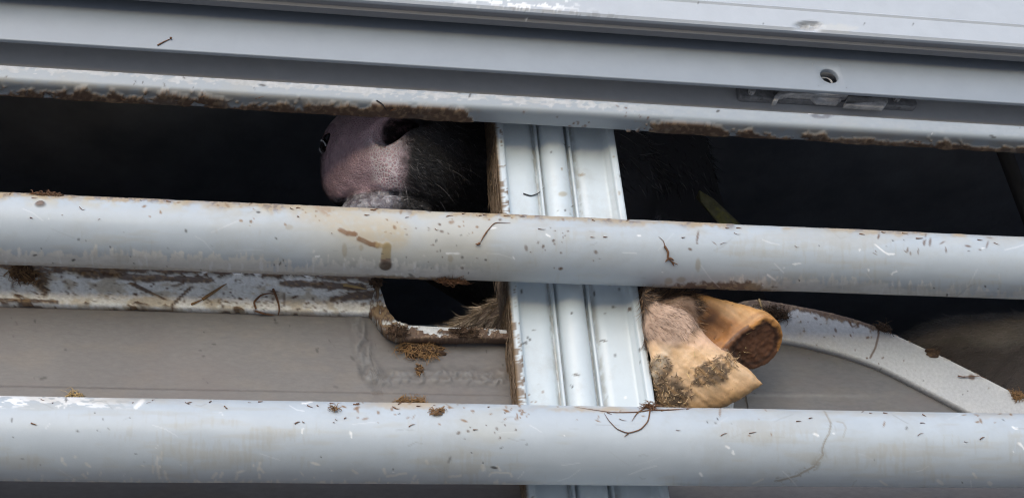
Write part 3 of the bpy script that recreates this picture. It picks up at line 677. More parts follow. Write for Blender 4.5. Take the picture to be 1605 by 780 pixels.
# ------------------------------------------------------------------ animals: bodies grown from distance fields
def axis(lo, a, b, hi, step, grow=1.22, cap=1e9):
    mid = list(np.arange(a, b+step*.5, step)); L = []; s = step; x = a
    while x > lo: s = min(s*grow, cap); x -= s; L.append(x)
    R = []; s = step; x = mid[-1]
    while x < hi: s = min(s*grow, cap); x += s; R.append(x)
    return np.array(L[::-1]+mid+R)
def nets(f, ax):
    """surface nets on a rectilinear grid"""
    nx, ny, nz = f.shape; S = f < 0
    c = np.zeros((nx-1, ny-1, nz-1), np.int8)
    for a in (0,1):
        for b in (0,1):
            for d in (0,1): c += S[a:nx-1+a, b:ny-1+b, d:nz-1+d]
    act = np.argwhere((c > 0) & (c < 8)); idx = -np.ones(c.shape, np.int64); idx[tuple(act.T)] = np.arange(len(act))
    P = np.zeros((len(act), 3)); cnt = np.zeros(len(act))
    cor = [(a,b,d) for a in (0,1) for b in (0,1) for d in (0,1)]
    fv = {q: f[act[:,0]+q[0], act[:,1]+q[1], act[:,2]+q[2]] for q in cor}
    for q in cor:
        for k in range(3):
            if q[k] == 0:
                r = list(q); r[k] = 1; r = tuple(r); A, B = fv[q], fv[r]; m = (A < 0) != (B < 0)
                t = np.where(m, A/(A-B+1e-20), 0); p = np.tile(np.array(q, float), (len(act), 1)); p[:,k] += t
                P += p*m[:,None]; cnt += m
    P = P/cnt[:,None]
    V = np.stack([ax[k][act[:,k]]+P[:,k]*(ax[k][act[:,k]+1]-ax[k][act[:,k]]) for k in range(3)], 1)
    Fs = []
    for k in range(3):
        sl0 = [slice(None)]*3; sl1 = [slice(None)]*3; sl0[k] = slice(0, -1); sl1[k] = slice(1, None)
        ed = np.argwhere(S[tuple(sl0)] != S[tuple(sl1)]); u, v = (k+1) % 3, (k+2) % 3
        ok = (ed[:,u] > 0) & (ed[:,v] > 0) & (ed[:,u] < f.shape[u]-1) & (ed[:,v] < f.shape[v]-1); ed = ed[ok]
        ins = S[tuple(ed.T)]
        q = []
        for du, dv in ((1,1), (0,1), (0,0), (1,0)):
            e = ed.copy(); e[:,u] -= du; e[:,v] -= dv; q.append(idx[tuple(e.T)])
        q = np.stack(q, 1); q[~ins] = q[~ins][:, ::-1]; Fs.append(q)
    F = np.concatenate(Fs)
    for w in (.5, .5, .5):                          # relax the stair-steps
        acc = np.zeros_like(V); k_ = np.zeros(len(V))
        for a, b in ((0,1), (1,2), (2,3), (3,0)):
            np.add.at(acc, F[:,a], V[F[:,b]]); np.add.at(k_, F[:,a], 1)
        V = V*(1-w)+acc/np.maximum(k_, 1)[:,None]*w
    return V, F
def tri(f, ax, P):
    i = [np.clip(np.searchsorted(ax[k], P[:,k])-1, 0, len(ax[k])-2) for k in range(3)]
    t = [np.clip((P[:,k]-ax[k][i[k]])/(ax[k][i[k]+1]-ax[k][i[k]]), 0, 1) for k in range(3)]; r = 0
    for a in (0,1):
        for b in (0,1):
            for c in (0,1):
                r = r+f[i[0]+a, i[1]+b, i[2]+c]*(t[0] if a else 1-t[0])*(t[1] if b else 1-t[1])*(t[2] if c else 1-t[2])
    return r
def smin(a, b, k):
    h = np.clip(.5+.5*(b-a)/k, 0, 1); return b*(1-h)+a*h-k*h*(1-h)
def smax(a, b, k): return -smin(-a, -b, k)
def cap_(X, a, b, ra, rb):
    a, b = np.array(a, float), np.array(b, float); d = b-a; L = d @ d
    t = np.clip(((X[0]-a[0])*d[0]+(X[1]-a[1])*d[1]+(X[2]-a[2])*d[2])/L, 0, 1)
    return np.sqrt((X[0]-a[0]-t*d[0])**2+(X[1]-a[1]-t*d[1])**2+(X[2]-a[2]-t*d[2])**2)-(ra+(rb-ra)*t)
def ell(X, c, r):
    q = np.sqrt(((X[0]-c[0])/r[0])**2+((X[1]-c[1])/r[1])**2+((X[2]-c[2])/r[2])**2)
    q2 = np.sqrt(((X[0]-c[0])/r[0]**2)**2+((X[1]-c[1])/r[1]**2)**2+((X[2]-c[2])/r[2]**2)**2)+1e-9
    return q*(q-1)/q2
def frame(px, py, Y):
    O = at(px, py, Y); Fw = ray(px, py); R = M[:,0]-(M[:,0] @ Fw)*Fw; R /= np.linalg.norm(R); U = np.cross(R, Fw)
    return O, R, U, Fw, np.linalg.norm(O-C)/FOC*math.sqrt(1+((px-W/2)**2+(py-H/2)**2)/FOC**2)**-1
def vnormals(V, F):
    fn = np.cross(V[F[:,2]]-V[F[:,0]], V[F[:,3]]-V[F[:,1]]); N = np.zeros_like(V)
    for k in range(4): np.add.at(N, F[:,k], fn)
    return N/(np.linalg.norm(N, axis=1)[:,None]+1e-12)
def fur(name, V, N, sel, n, ln, wd_, lean, colr, parent, jit=.35, lift=.45, seed=1):
    """short coat hairs on chosen vertices"""
    global rng
    rng = np.random.default_rng(seed)
    i = rng.choice(np.where(sel)[0], n); root = V[i]-N[i]*.0005
    root = root+rng.normal(size=(n, 3))*.0008
    l = np.asarray(lean(V[i]) if callable(lean) else np.tile(lean, (n, 1)), float)
    l = l-(l*N[i]).sum(1)[:,None]*N[i]; l /= np.linalg.norm(l, axis=1)[:,None]+1e-9
    d = l+N[i]*lift*rng.uniform(.4, 1.4, n)[:,None]+rng.normal(size=(n, 3))*jit; d /= np.linalg.norm(d, axis=1)[:,None]
    L = ln*rng.uniform(.5, 1.3, n)
    Vh, Fh, m = hairs(root, d, L, np.full(n, wd_), rng.normal(size=(n, 3))*.22-N[i]*.1)
    cc = colr(i)*rng.uniform(.55, 1.5, n)[:,None]
    return tag(mesh_obj(name, Vh, Fh, HAIRA, parent, attr=np.repeat(cc, m, 0), rough=np.full(n*m, .55)), kind='stuff')

# ---- the animal whose muzzle fills the upper gap
O, R, U, Fw, s = frame(566, 258, .074)
yaw, roll, pit = math.radians(41), math.radians(8), math.radians(-10)
hb = R*math.sin(yaw)+Fw*math.cos(yaw); hb = hb*math.cos(pit)+U*math.sin(pit); hb /= np.linalg.norm(hb)
lt = R*math.cos(yaw)-Fw*math.sin(yaw); lt = lt-(lt @ hb)*hb; lt /= np.linalg.norm(lt); up = np.cross(hb, lt); up = up if up @ U > 0 else -up
lt, up = lt*math.cos(roll)+up*math.sin(roll), up*math.cos(roll)-lt*math.sin(roll)
HM = np.stack([lt, up, hb], 1)                     # head axes: lateral (to the right of the picture), up, back
def tohead(w): return (np.asarray(w)-O) @ HM
ax = [axis(-.55, -.085, .085, .95, .0022, cap=.03), axis(-.75, -.075, .080, .60, .0022, cap=.03), axis(-.04, -.012, .085, 1.7, .0022, cap=.03)]
X = np.meshgrid(*ax, indexing='ij')
d = ell(X, (-.004, .008, .058), (.074, .058, .064))
d = smin(d, ell(X, (0, .016, .022), (.052, .040, .026)), .022)
for sx in (-1, 1): d = smin(d, ell(X, (sx*.043, .030, .030), (.026, .024, .028)), .014)
for sx in (-1, 1): d = smin(d, ell(X, (sx*.036, -.008, .028), (.030, .026, .032)), .016)
d = smin(d, cap_(X, (-.004, .030, .058), (0, .05, .30), .060, .090), .03)
lowj = smin(ell(X, (.004, -.047, .030), (.050, .020, .040)), cap_(X, (0, -.058, .07), (0, -.075, .30), .034, .075), .02)
d = smin(d, lowj, .010)
d = smin(d, ell(X, (0, .035, .34), (.115, .115, .12)), .05)
n0 = tohead(at(930, 250, .50)); n1 = tohead(at(1010, 190, .62)); b0 = tohead((.75, 1.25, 2.42)); b1 = tohead((1.25, 1.55, 2.40))
d = smin(d, cap_(X, (0, .02, .36), n0, .115, .135), .08); d = smin(d, cap_(X, n0, b0, .15, .36), .10); d = smin(d, cap_(X, b0, b1, .38, .36), .1)
for sx in (-1, 1):                                  # nostrils: comma-shaped openings turned up and out
    kk = 1.0 if sx > 0 else .50
    nost = smin(cap_(X, (sx*(.034+.018*(1-kk)/.5), .027, -.004), (sx*.045, .035, .040), .0135*kk, .011*kk), cap_(X, (sx*.042, .033, .002), (sx*.064, .042, .022), .0115*kk, .007*kk), .006)
    NOST = nost if sx < 0 else np.minimum(NOST, nost)
    d = smax(d, -nost, .005)
for q in range(12):                                 # the mouth slit
    t0, t1 = -1+q/6, -1+(q+1)/6
    pa = (t0*.066, -.029-.012*t0*t0, -.004+.060*t0*t0); pb = (t1*.066, -.029-.012*t1*t1, -.004+.060*t1*t1)
    d = smax(d, -cap_(X, pa, pb, .0032, .0032), .003)
Vh, F = nets(d.astype(np.float32), ax)
V = O+Vh @ HM.T
N = vnormals(V, F)
if ((V-V.mean(0))*N).sum() < 0: F = F[:, ::-1]; N = -N
l, v, b = Vh.T
nA = fbm(Vh*70, 4, 201); nB = fbm(Vh*420, 3, 202); nC = fbm(Vh*200, 3, 203)
nD = fbm(Vh*260, 3, 204)
pad = (1-sm(b+(nA-.5)*.018+(nD-.5)*.012, .026, .046))*sm(v+(nA-.5)*.01, -.033, -.026)*(1-sm(np.abs(l)+(nA-.5)*.016+(nD-.5)*.012, .040, .060))
cc = np.tile((.020, .018, .019), (len(V), 1))
cc = lay(cc, sm(b, .16, .30), (.062, .060, .066))  # neck colour lifted to match the brightness of the dim interior
cc = lay(cc, pad, np.array([.50, .335, .375])*(.55+.9*nA)[:,None])
dry = np.clip(pad*np.exp(-((l-.036)/.016)**4-((v+.004)/.030)**4)*1.1+.12*pad, 0, 1)
dry2 = np.exp(-((l-.036)/.020)**2-((v-.016)/.008)**2)*sm(nB, .40, .55); cc = lay(cc, dry2*.75, (.55, .52, .54))
lip = (v < -.029)*(b < .035)*(1-sm(np.abs(l), .030, .05)); cc = lay(cc, lip*.85, np.array([.22, .20, .23])); cc = lay(cc, lip*sm(nC, .47, .58)*.7, (.46, .45, .49))
ins = sm(-tri(NOST, ax, Vh), -.0030, .0002)*sm(b, .001, .006); cc = lay(cc, ins*.97, (.010, .008, .008)); dry = dry*(1-ins)  # inside of the nostrils painted near-black for the shade in the opening
cc = lay(cc, pad*np.exp(-((l-.012)/.012)**2-((v+.036)/.008)**2)*.5, (.30, .19, .13))
cc = lay(cc, pad*sm(nD, .50, .66)*.5, (.34, .22, .24)); rgh = np.where(pad > .5, .30+.15*nA, .7); rgh = np.where(lip > .5, .18, rgh)
rgh = np.where(np.hypot(l+.044, v-.030) < .02, .12, rgh)
hump = np.where(lip > .5, (nC-.5)*.006, ((nB-.5)*.0008+(nA-.5)*.004)*pad)
CA = empty('cow', tuple((O+hb*.9+np.array([.3, .3, -.3])).tolist()), 'black-haired cow pushing its pinkish muzzle up to the upper gap, left of the post', 'cow', group='cattle inside the trailer')
mesh_obj('body', V+N*hump[:,None], F, SKIN, CA, attr=cc, rough=rgh, dry=dry)
px, py = pix(V)
vis = (pad < .55) & (lip < .4) & ((N @ -Fw) > -.2) & (ins < .3)
near = vis & (b > .004) & (b < .20)
grey = lambda i: np.where((rng.random(len(i)) < .06)[:,None], np.array([[.24, .22, .22]]), np.array([[.035, .032, .033]]))
fur('coat', V, N, near & (l > .01), 26000, .0075, .0002, lambda w: np.tile(hb*.6-up*.6+lt*.5, (len(w), 1)), grey, CA, seed=5)
far = vis & (b >= .20) & (px > 940) & (px < 1120) & (py > 180) & (py < 300)
if far.sum() > 20:
    fur('coat', V, N, far, 1500, .018, .0005, lambda w: np.tile(-U*.6+R*.5, (len(w), 1)), lambda i: np.where((rng.random(len(i)) < .2)[:,None], np.array([[.26, .24, .24]]), np.array([[.05, .046, .046]])), CA, seed=6)
# whiskers on chin and lip
rng = np.random.default_rng(9)
sel = np.where(near & (l > .02) & (v < .02) & (b < .09))[0]; i = rng.choice(sel, 24)
dd = lt*.9-up*.5+N[i]*.8+rng.normal(size=(24, 3))*.35; dd /= np.linalg.norm(dd, axis=1)[:,None]
Vw, Fw_, m = hairs(V[i], dd, rng.uniform(.010, .030, 24), np.full(24, .00022), rng.normal(size=(24, 3))*.25-up*.3, 5)
tag(mesh_obj('whiskers', Vw, Fw_, HAIRA, CA, attr=np.tile((.20, .19, .19), (24*m, 1)), rough=np.full(24*m, .4)), kind='stuff')

# wet glints at the left nostril's edge, modelled as pale glossy tubes
hb_ = BVHTree.FromPolygons([tuple(q) for q in V.tolist()], F.tolist())
def on_head(x_, y_):
    for k in range(14):
        r_ = hb_.ray_cast(Vector(C), Vector(ray(x_+k, y_)))
        if r_[0] is not None: return np.array(r_[0])-ray(x_, y_)*.0012
    return at(x_, y_, .12)
GLINT = mat('pale_glint', (.70, .70, .72), .06, noise=(50, .05), bump=(300, .1, .001), coat=1.0)
for P_ in ([(497, 221), (503, 219), (509, 223), (511, 229)], [(492, 233), (497, 238), (505, 240)]):
    Lq = np.array([on_head(*q) for q in P_]); Lq = np.array([Lq[0]]+[(a_+b_)/2 for a_, b_ in zip(Lq[:-1], Lq[1:])]+[Lq[-1]])
    Vt, Ft = tubes([Lq], [.0012], 6, False); mesh_obj('nostril_glint', Vt, Ft, GLINT, CA)

# ---- the animal whose cloven hoof hangs out beside the post (built in units of 0.62 mm)
O, R, U, Fw, s = frame(1110, 545, .008)
HB = np.stack([R, U, -Fw], 1)
def toh(w): return ((np.asarray(w)-O) @ HB)/s
ax = [axis(-900, -125, 130, 140, 2.4, cap=40), axis(-900, -125, 100, 420, 2.4, cap=40), axis(-1900, -125, 66, 90, 2.4, cap=40)]
X = np.meshgrid(*ax, indexing='ij'); x, y, n = X
# near claw, seen from its side
dors = (x-90)*.635+(y+57)*.773
sole = (x-90)*.47+(y+57)*-.883
along = np.clip((90-x)/125, 0, 1.6)
half = 5+34*np.clip(along, 0, 1)**.75
nc = -14-6*along
bul = np.clip(((dors-sole)/75)**2*9, 0, 30)
dl = smax(dors+.0009*(x-20)**2*(x < 20)*.4, sole, 5)
wall = np.abs(n-nc)-half+bul
dl = smax(dl, wall*.93, 16); dl = smax(dl, -(x+93+.15*y), 10); dl = smax(dl, -(y+100), 10)
# far claw, turned so that its sole shows
a0, a1 = np.array([-35., 52, -78]), np.array([70., 13, -62])
du = cap_(X, a0, a1, 42, 50)
du = smin(du, cap_(X, (40, 20, -66), (92, 0, -62), 44, 28), 12)
mv = np.array([.47, -.50, .72]); mv /= np.linalg.norm(mv); pc = np.array([55., 18, -30])
pl = (x-pc[0])*mv[0]+(y-pc[1])*mv[1]+(n-pc[2])*mv[2]
pl = pl+3*np.sin(x/17+n/23)*np.sin(y/13)
du = smax(du, (x-53)*-.26+(y-18)*.40+(n+27)*.88, 9)
# hollow of the sole inside a raised wall
t = ((x-pc[0])*mv[0]+(y-pc[1])*mv[1]+(n-pc[2])*mv[2]); ra = du.copy()
hollow = 5*np.clip((-ra-3)/14, 0, 1)
du = smax(du, pl+hollow, 3)
# skin above the claws, pastern, fetlock and shin
dl0, du0 = dl.copy(), du.copy()
d = smin(dl, cap_(X, (-82, 38, -105), (-56, 20, -30), 44, 43), 14)
cavity = cap_(X, (-40, 48, -24), (8, 38, -22), 38, 30)
d = smin(d, smax(smin(du, cap_(X, (-95, 52, -135), (-38, 46, -84), 44, 41), 10), -cavity, 8), 4)
d = smin(d, cap_(X, (-250, 52, -235), (-80, 40, -140), 60, 52), 16)
d = smin(d, cap_(X, (-360, 34, -245), (-240, 56, -235), 53, 62), 20)
d = smin(d, cap_(X, (-520, -44, -330), (-360, 34, -245), 62, 53), 20)
bb = toh((-.02, .75, 1.72)); bc = toh((.30, 1.35, 1.78)); sh = (-620, -190, -450)
d = smin(d, cap_(X, sh, (-520, -44, -330), 150, 62), 40); d = smin(d, cap_(X, bb, sh, 330, 150), 80); d = smin(d, cap_(X, bb, bc, 420, 420), 100)
Vh, F = nets(d.astype(np.float32), ax)
V = O+(Vh*s) @ HB.T; N = vnormals(V, F)
if ((V-V.mean(0))*N).sum() < 0: F = F[:, ::-1]; N = -N
x, y, n = Vh.T; px, py = x+1110, 545-y
def field(fn):                                      # a field of the grid read back at the vertices
    return tri(fn, ax, Vh)
D1, D2 = field(dl0), field(du0); PLv = field(pl); RA = field(ra)
nA = fbm(Vh/28, 4, 211); nB = fbm(Vh/6, 3, 212); nC = fbm(Vh/60, 3, 213); nR = fbm(np.stack([dv for dv in ((x*.77+y*-.63)/40, (x*.63+y*.77)/5, n/30)], 1), 3, 214)
FURC = np.array([.070, .046, .032])
cc = np.tile(FURC, (len(V), 1)); rg = np.full(len(V), .75)
near_dig = (n > -78)*(1-sm(np.hypot((px-1052)/52, (py-502)/52)+(nA-.5)*.5, .72, 1.0)); cc = lay(cc, near_dig*.95, np.array([.50, .345, .255])*(.6+.8*nA)[:,None])
c1 = sm(-D1, -7, 1)*(n > -78)
hornL = c1*sm((px-1030)*.5+(py-520)*.8+(nA-.5)*22, 2, 16)
cc = lay(cc, hornL, np.array([.68, .45, .26])*(.72+.36*nR+.2*nA)[:,None]); rg = np.where(hornL > .5, .30+.25*nA, rg)
cc = lay(cc, hornL*sm(nC, .45, .62)*.45, (.76, .58, .38))
cc = lay(cc, hornL*sm(py+(nA-.5)*16+(px-1130)*.35, 596, 630)*.6, (.44, .23, .08)); cc = lay(cc, hornL*(1-sm(py+(nA-.5)*26, 530, 556))*.6, (.70, .44, .33))
tip = np.exp(-(np.hypot(px-1199, py-601)/5)**2); cc = lay(cc, tip*.7, (.16, .08, .04))
dirty = np.maximum(1-sm(np.hypot(((px-1117)*.90-(py-582)*.42)/48, ((px-1117)*.42+(py-582)*.90)/20)+(nA-.5)*1.1+(nB-.5)*.8, .75, 1.0), 1-sm(np.hypot((px-1037)/17, (py-576)/24)+(nA-.5)*.7, .65, 1.05))
dirty = np.maximum(dirty, 1-sm(np.hypot((px-1048)/44, (py-615)/34)+(nA-.5)*.8, .6, 1.0))*(n > -78)
cc = lay(cc, dirty*.92*sm(nB, .20, .42), (.085, .058, .038)); rg = np.maximum(rg, dirty*.85)
c2 = sm(-D2, -6, 1)*(n <= -0)*(D2 < D1+2)
hornU = c2*sm(px+(nA-.5)*14, 1080, 1100)
cc = lay(cc, hornU, np.array([.62, .35, .14])*(.70+.5*nR)[:,None]); rg = np.where(hornU > .5, .26+.25*nA, rg)
axial = hornU*sm(py-(0.62*(px-1110)+466)+(nA-.5)*16, 0, 18); cc = lay(cc, axial*.9, (.52, .21, .045))
deep = (n < -22)*(D1 > 2.5)*np.exp(-(np.hypot((px-1112-(nA-.5)*26)/40, (py-500-(nA-.5)*26)/40))**2.2); cc = lay(cc, deep*.97, (.045, .022, .014)); rg = np.maximum(rg, deep*.98)  # brown of the cleft, painted near-black for the shade between the claws
solem = sm(-RA, 2.0, 4.5)*sm(PLv, -20, -14)*(D2 < D1+3)*(px > 1110)
rim = 1.0*sm(RA+(nB-.5)*7, -9, -6)*sm(PLv, -9, -5)*(D2 < D1+3)*(px > 1110); cc = lay(cc, solem*.95, np.array([.12, .052, .030])*(.25+.8*nB+.9*sm(px-py, 590, 690))[:,None]*.8); cc = lay(cc, solem*sm(RA, -16, -12)*(1-sm(RA, -10, -7))*.7, (.035, .018, .012)); cc = lay(cc, rim*.9, np.where((px-py+(nA-.5)*40 > 668)[:,None], np.array([.46, .21, .06]), np.array([.12, .055, .03]))*(.4+1.1*nB)[:,None]); rg = np.where(solem > .5, .8, rg)
cc = lay(cc, sm(PLv, -20, -15)*(1-sm(PLv, -12, -6))*sm(RA, -8, -3)*(D2 < D1+3)*.6, (.30, .14, .05))
ringd = (px-1040)*.80+(py-520)*.42
cor = hornL*np.exp(-((ringd-16+(nA-.5)*14)/7)**2); cc = lay(cc, cor*.5, (.80, .66, .50))
cc = lay(cc, hornL*sm(nR, .55, .72)*.45, (.50, .29, .12)); cc = lay(cc, hornU*sm(nR, .52, .70)*.5*(1-deep)*(1-np.clip(solem+rim, 0, 1)), (.42, .20, .07))
hump = (nB-.5)*.0009+dirty*.0022*nB+(nR-.5)*.0016*np.maximum(hornL, hornU)+hornL*.0007*np.sin(ringd/6.5+(nA-.5)*5)+near_dig*((nA-.5)*.0022+(nB-.5)*.0012)+solem*(nB-.5)*.003
CB = empty('cow', tuple((O+(np.array(bb)*s) @ HB.T+np.array([0, 0, -.25])).tolist()), 'lying brown cow with a pale cloven hoof poking out beside the ribbed post', 'cow', group='cattle inside the trailer')
V = V+N*hump[:,None]
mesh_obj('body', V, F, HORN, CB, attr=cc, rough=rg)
isfur = (np.abs(cc-FURC).sum(1) < .06) & ((N @ -Fw) > -.3)
leg = isfur & (px > 600) & (px < 830)
fur('coat', V, N, leg, 14000, .014, .0003, lambda w: np.tile(-U*.75-R*.55, (len(w), 1)), lambda i: np.where((rng.random(len(i)) < .45)[:,None], np.array([[.42, .33, .24]]), np.array([[.20, .15, .105]])), CB, jit=.12, lift=.25, seed=12)
paw = isfur & (px > 990) & (px < 1100)
fur('coat', V, N, paw, 6000, .011, .00028, lambda w: np.tile(R*.8-U*.35, (len(w), 1)), lambda i: np.where((rng.random(len(i)) < .4)[:,None], np.array([[.26, .16, .09]]), np.array([[.075, .048, .032]])), CB, jit=.25, seed=13)
pk = (near_dig > .5) & (py < 530)
fur('coat', V, N, pk, 1700, .008, .00018, lambda w: np.tile(R*.7-U*.6, (len(w), 1)), lambda i: np.tile((.22, .14, .095), (len(i), 1)), CB, jit=.10, lift=.12, seed=14)
mt = (dirty > .35) & ((N @ -Fw) > 0)
fur('chaff', V, N, mt, 1700, .0042, .00050, lambda w: rng.normal(size=(len(w), 3)), lambda i: np.where((rng.random(len(i)) < .6)[:,None], np.array([[.48, .33, .18]]), np.array([[.15, .095, .055]])), CB, jit=.25, lift=.03, seed=15)
sp = (np.maximum(hornL, hornU) > .5) & ((N @ -Fw) > .35) & (px < 1172)
fur('chaff', V, N, sp, 110, .005, .0004, lambda w: rng.normal(size=(len(w), 3)), lambda i: np.where((rng.random(len(i)) < .6)[:,None], np.array([[.55, .40, .18]]), np.array([[.25, .15, .07]])), CB, jit=.2, lift=.03, seed=16)

# ---- a third animal lying farther right
O, R, U, Fw, s = frame(1570, 560, .30)
HB = np.stack([R, U, -Fw], 1)
ax = [axis(-330, -200, 80, 800, 4.5, cap=40), axis(-500, -100, 100, 160, 4.5, cap=40), axis(-900, -160, 60, 120, 4.5, cap=40)]
X = np.meshgrid(*ax, indexing='ij')
d = ell(X, (40, -90, -150), (240, 164, 190)); d = smin(d, ell(X, (-90, -60, -140), (105, 112, 130)), 60); d = smin(d, ell(X, (350, -130, -330), (420, 200, 300)), 80)
Vh, F = nets(d.astype(np.float32), ax); V = O+(Vh*s) @ HB.T; N = vnormals(V, F)
if ((V-V.mean(0))*N).sum() < 0: F = F[:, ::-1]; N = -N
x, y, n = Vh.T; nA = fbm(Vh/60, 4, 221)
pale = sm(y-(18+.10*x)+(nA-.5)*46, -8, 26)
cc = lay(np.tile((.070, .060, .060), (len(V), 1)), pale*.9, np.array([.27, .25, .24]))
CCw = empty('cow', tuple((O-np.array([0, -.2, .3])).tolist()), 'dark cow with a pale grey back, lying behind the curved flange at right', 'cow', group='cattle inside the trailer')
mesh_obj('body', V, F, SKIN, CCw, attr=cc, rough=np.full(len(V), .8))
vis = ((N @ -Fw) > -.15) & (x > -240) & (x < 120)
cvt = cc
fur('coat', V, N, vis, 14000, .011, .0003, lambda w: np.tile(-R*.5-U*.6, (len(w), 1)), lambda i: cvt[i], CCw, jit=.25, lift=.25, seed=22)

# ------------------------------------------------------------------ debris lying on or stuck to the trailer
def bend_line(a, b, sag, n=9, jit=.0006):
    t = np.linspace(0, 1, n)[:,None]; p = a*(1-t)+b*t+np.asarray(sag)*(4*t*(1-t))
    return p+rng.normal(size=p.shape)*jit*np.sin(np.pi*t)
def on_surface(pts, off=.0012, n=5):
    P = []
    for (xa, ya), (xb, yb) in zip(pts[:-1], pts[1:]):
        for k in range(n): P.append(hit(xa+(xb-xa)*k/n, ya+(yb-ya)*k/n, off)[0])
    P.append(hit(*pts[-1], off)[0]); P = np.array(P)
    for _ in range(2): P[1:-1] = .25*P[:-2]+.5*P[1:-1]+.25*P[2:]
    return P
def stalk(name, pts, r, m, label, cat='straw', extra=(), group=None, off=None, taper=True):
    L = [on_surface(pts, off or r*1.1)]; rr = [r]
    for p, q in extra: L.append(on_surface(p, q*1.2)); rr.append(q)
    V, F = tubes(L, rr, 6, taper); return tag(mesh_obj(name, V, F, m, None), label, cat, group)
def clump(name, px, py, rx, ry, nst, m1, label, cat='dung', thick=.004, fib=.012, lump=True, m2=None, seed=1, droop=0.0):
    """a matted lump with fibres sticking out of it"""
    r_ = np.random.default_rng(seed); global rng; rng = r_
    O_, nn = hit(px, py); e1 = np.cross(nn, (0, 0, 1)); e1 = e1 if e1 @ M[:,0] > 0 else -e1; e1 /= np.linalg.norm(e1)+1e-9; e2 = np.cross(nn, e1); e2 = e2 if e2[2] > 0 else -e2
    sc_ = np.linalg.norm(O_-C)/FOC; a, b = rx*sc_, ry*sc_
    root = empty(name, tuple(O_.tolist()), label, cat)
    if lump:
        nu, nv = 40, 22; th = np.linspace(0, 2*np.pi, nu, endpoint=False); ph = np.linspace(0, 1, nv)
        V = []
        for p in ph:
            for t_ in th:
                k = 1+.55*(vnoise(np.array([[math.cos(t_)*2.2+seed, math.sin(t_)*2.2, p*2]]), seed)[0]-.5)*2
                V.append((a*math.sin(p*np.pi/2)*math.cos(t_)*k, b*math.sin(p*np.pi/2)*math.sin(t_)*k, thick*math.cos(p*np.pi/2)))
        V = np.array(V); nz_ = fbm(V*400+seed, 4, seed); V[:,2] += (nz_-.5)*thick*1.6*(1-np.repeat(ph, nu)**3)-.0008
        Wd = O_+V[:,:1]*e1+V[:,1:2]*e2+V[:,2:3]*nn
        mesh_obj('matted_lump', Wd, grid_faces(nv, nu, True), DUNG, root)
    L, rr = [], []
    nst = int(nst*1.5); fib = fib*.85
    for k in range(nst):
        t_ = r_.uniform(0, 2*np.pi); q = math.sqrt(r_.random())
        p = O_+e1*a*q*math.cos(t_)+e2*b*q*math.sin(t_)+nn*thick*r_.uniform(.2, 1)*(1-q*.6)
        dr = e1*r_.normal()+e2*(r_.normal()*.7-droop)+nn*r_.normal()*.25; dr /= np.linalg.norm(dr)
        L.append(bend_line(p-dr*fib*.5*r_.random(), p+dr*fib*r_.uniform(.4, 1), (e1*r_.normal()+e2*r_.normal()+nn*abs(r_.normal()))*fib*.18, 7, .0003)); rr.append(r_.uniform(.0002, .0005))
    V, F = tubes(L, rr, 4); tag(mesh_obj('fibres', V, F, m2 or m1, root), kind='stuff')
    return root
rng = np.random.default_rng(77)
clump('dung_clump', 660, 549, 30, 12, 120, STRAW, 'tan clump of chewed fodder stuck on the grey web left of the post', thick=.007, fib=.016, seed=3, droop=.4)
clump('dung_clump', 657, 580, 6, 9, 22, STRAW, 'small orange-brown crumb hanging below the tan clump on the grey web', thick=.004, fib=.006, seed=4, droop=.5)
clump('dung_clump', 36, 428, 20, 14, 90, STRAW, 'fibrous brown dung clump on the white flange at the left edge', thick=.007, fib=.018, seed=6, droop=.5)
clump('dung_clump', 590, 438, 9, 7, 26, DUNG, 'dark dung knob on the corner where the white flange ends', thick=.008, fib=.008, seed=7)
clump('dung_clump', 1382, 505, 10, 5, 40, DUNG, 'dark hairy dung smear on the crest of the curved flange', thick=.004, fib=.014, seed=8, droop=.3)
clump('dung_clump', 1462, 549, 11, 6, 14, DUNG, 'smooth brown dung lump on the edge of the curved flange', thick=.005, fib=.006, seed=10)
clump('dung_clump', 1215, 493, 20, 12, 70, DUNG, 'dark stringy dung on the curved flange beside the hoof', thick=.004, fib=.017, seed=11)
clump('dung_clump', 1594, 621, 11, 6, 50, STRAW, 'bristly brown dung tuft on the curved flange at the right edge', thick=.004, fib=.009, seed=12)
clump('dung_clump', 735, 523, 26, 7, 60, DUNG, 'dark dung crust caked on the low ledge left of the post', thick=.006, fib=.009, seed=13)
clump('dung_clump', 622, 519, 14, 9, 60, DUNG, 'dung crust filling the corner below the flange step', thick=.006, fib=.010, seed=14, droop=.5)
clump('straw_tuft', 708, 438, 22, 3, 70, ROOT, 'brown straw tuft hanging from the underside of the middle bar', 'straw', thick=.003, fib=.013, lump=False, seed=15, droop=.9)
clump('straw_tuft', 645, 629, 24, 3, 60, STRAW, 'crumbled orange straw on top of the lower bar below the grey web', 'straw', thick=.003, fib=.010, lump=False, seed=16)
clump('straw_tuft', 686, 646, 11, 7, 30, STRAW, 'loose straw crumbs on the lower bar left of the post', 'straw', thick=.002, fib=.008, lump=False, seed=17)
clump('straw_tuft', 120, 620, 14, 2, 18, PALESTRAW, 'pale straw wisps on the lower bar near the left edge', 'straw', thick=.002, fib=.010, lump=False, seed=18)
clump('straw_tuft', 524, 641, 5, 6, 14, STRAW, 'single knot of orange straw on the lower bar left of centre', 'straw', thick=.003, fib=.008, lump=False, seed=19)
clump('dung_clump', 75, 300, 22, 3, 26, ROOT, 'reddish dung crumbs on top of the middle bar at left', 'dung', thick=.003, fib=.008, lump=True, seed=20)
clump('root_knot', 1018, 640, 9, 5, 36, ROOT, 'knotted brown root on the lower bar below the post edge', 'root', thick=.004, fib=.012, lump=False, seed=21)
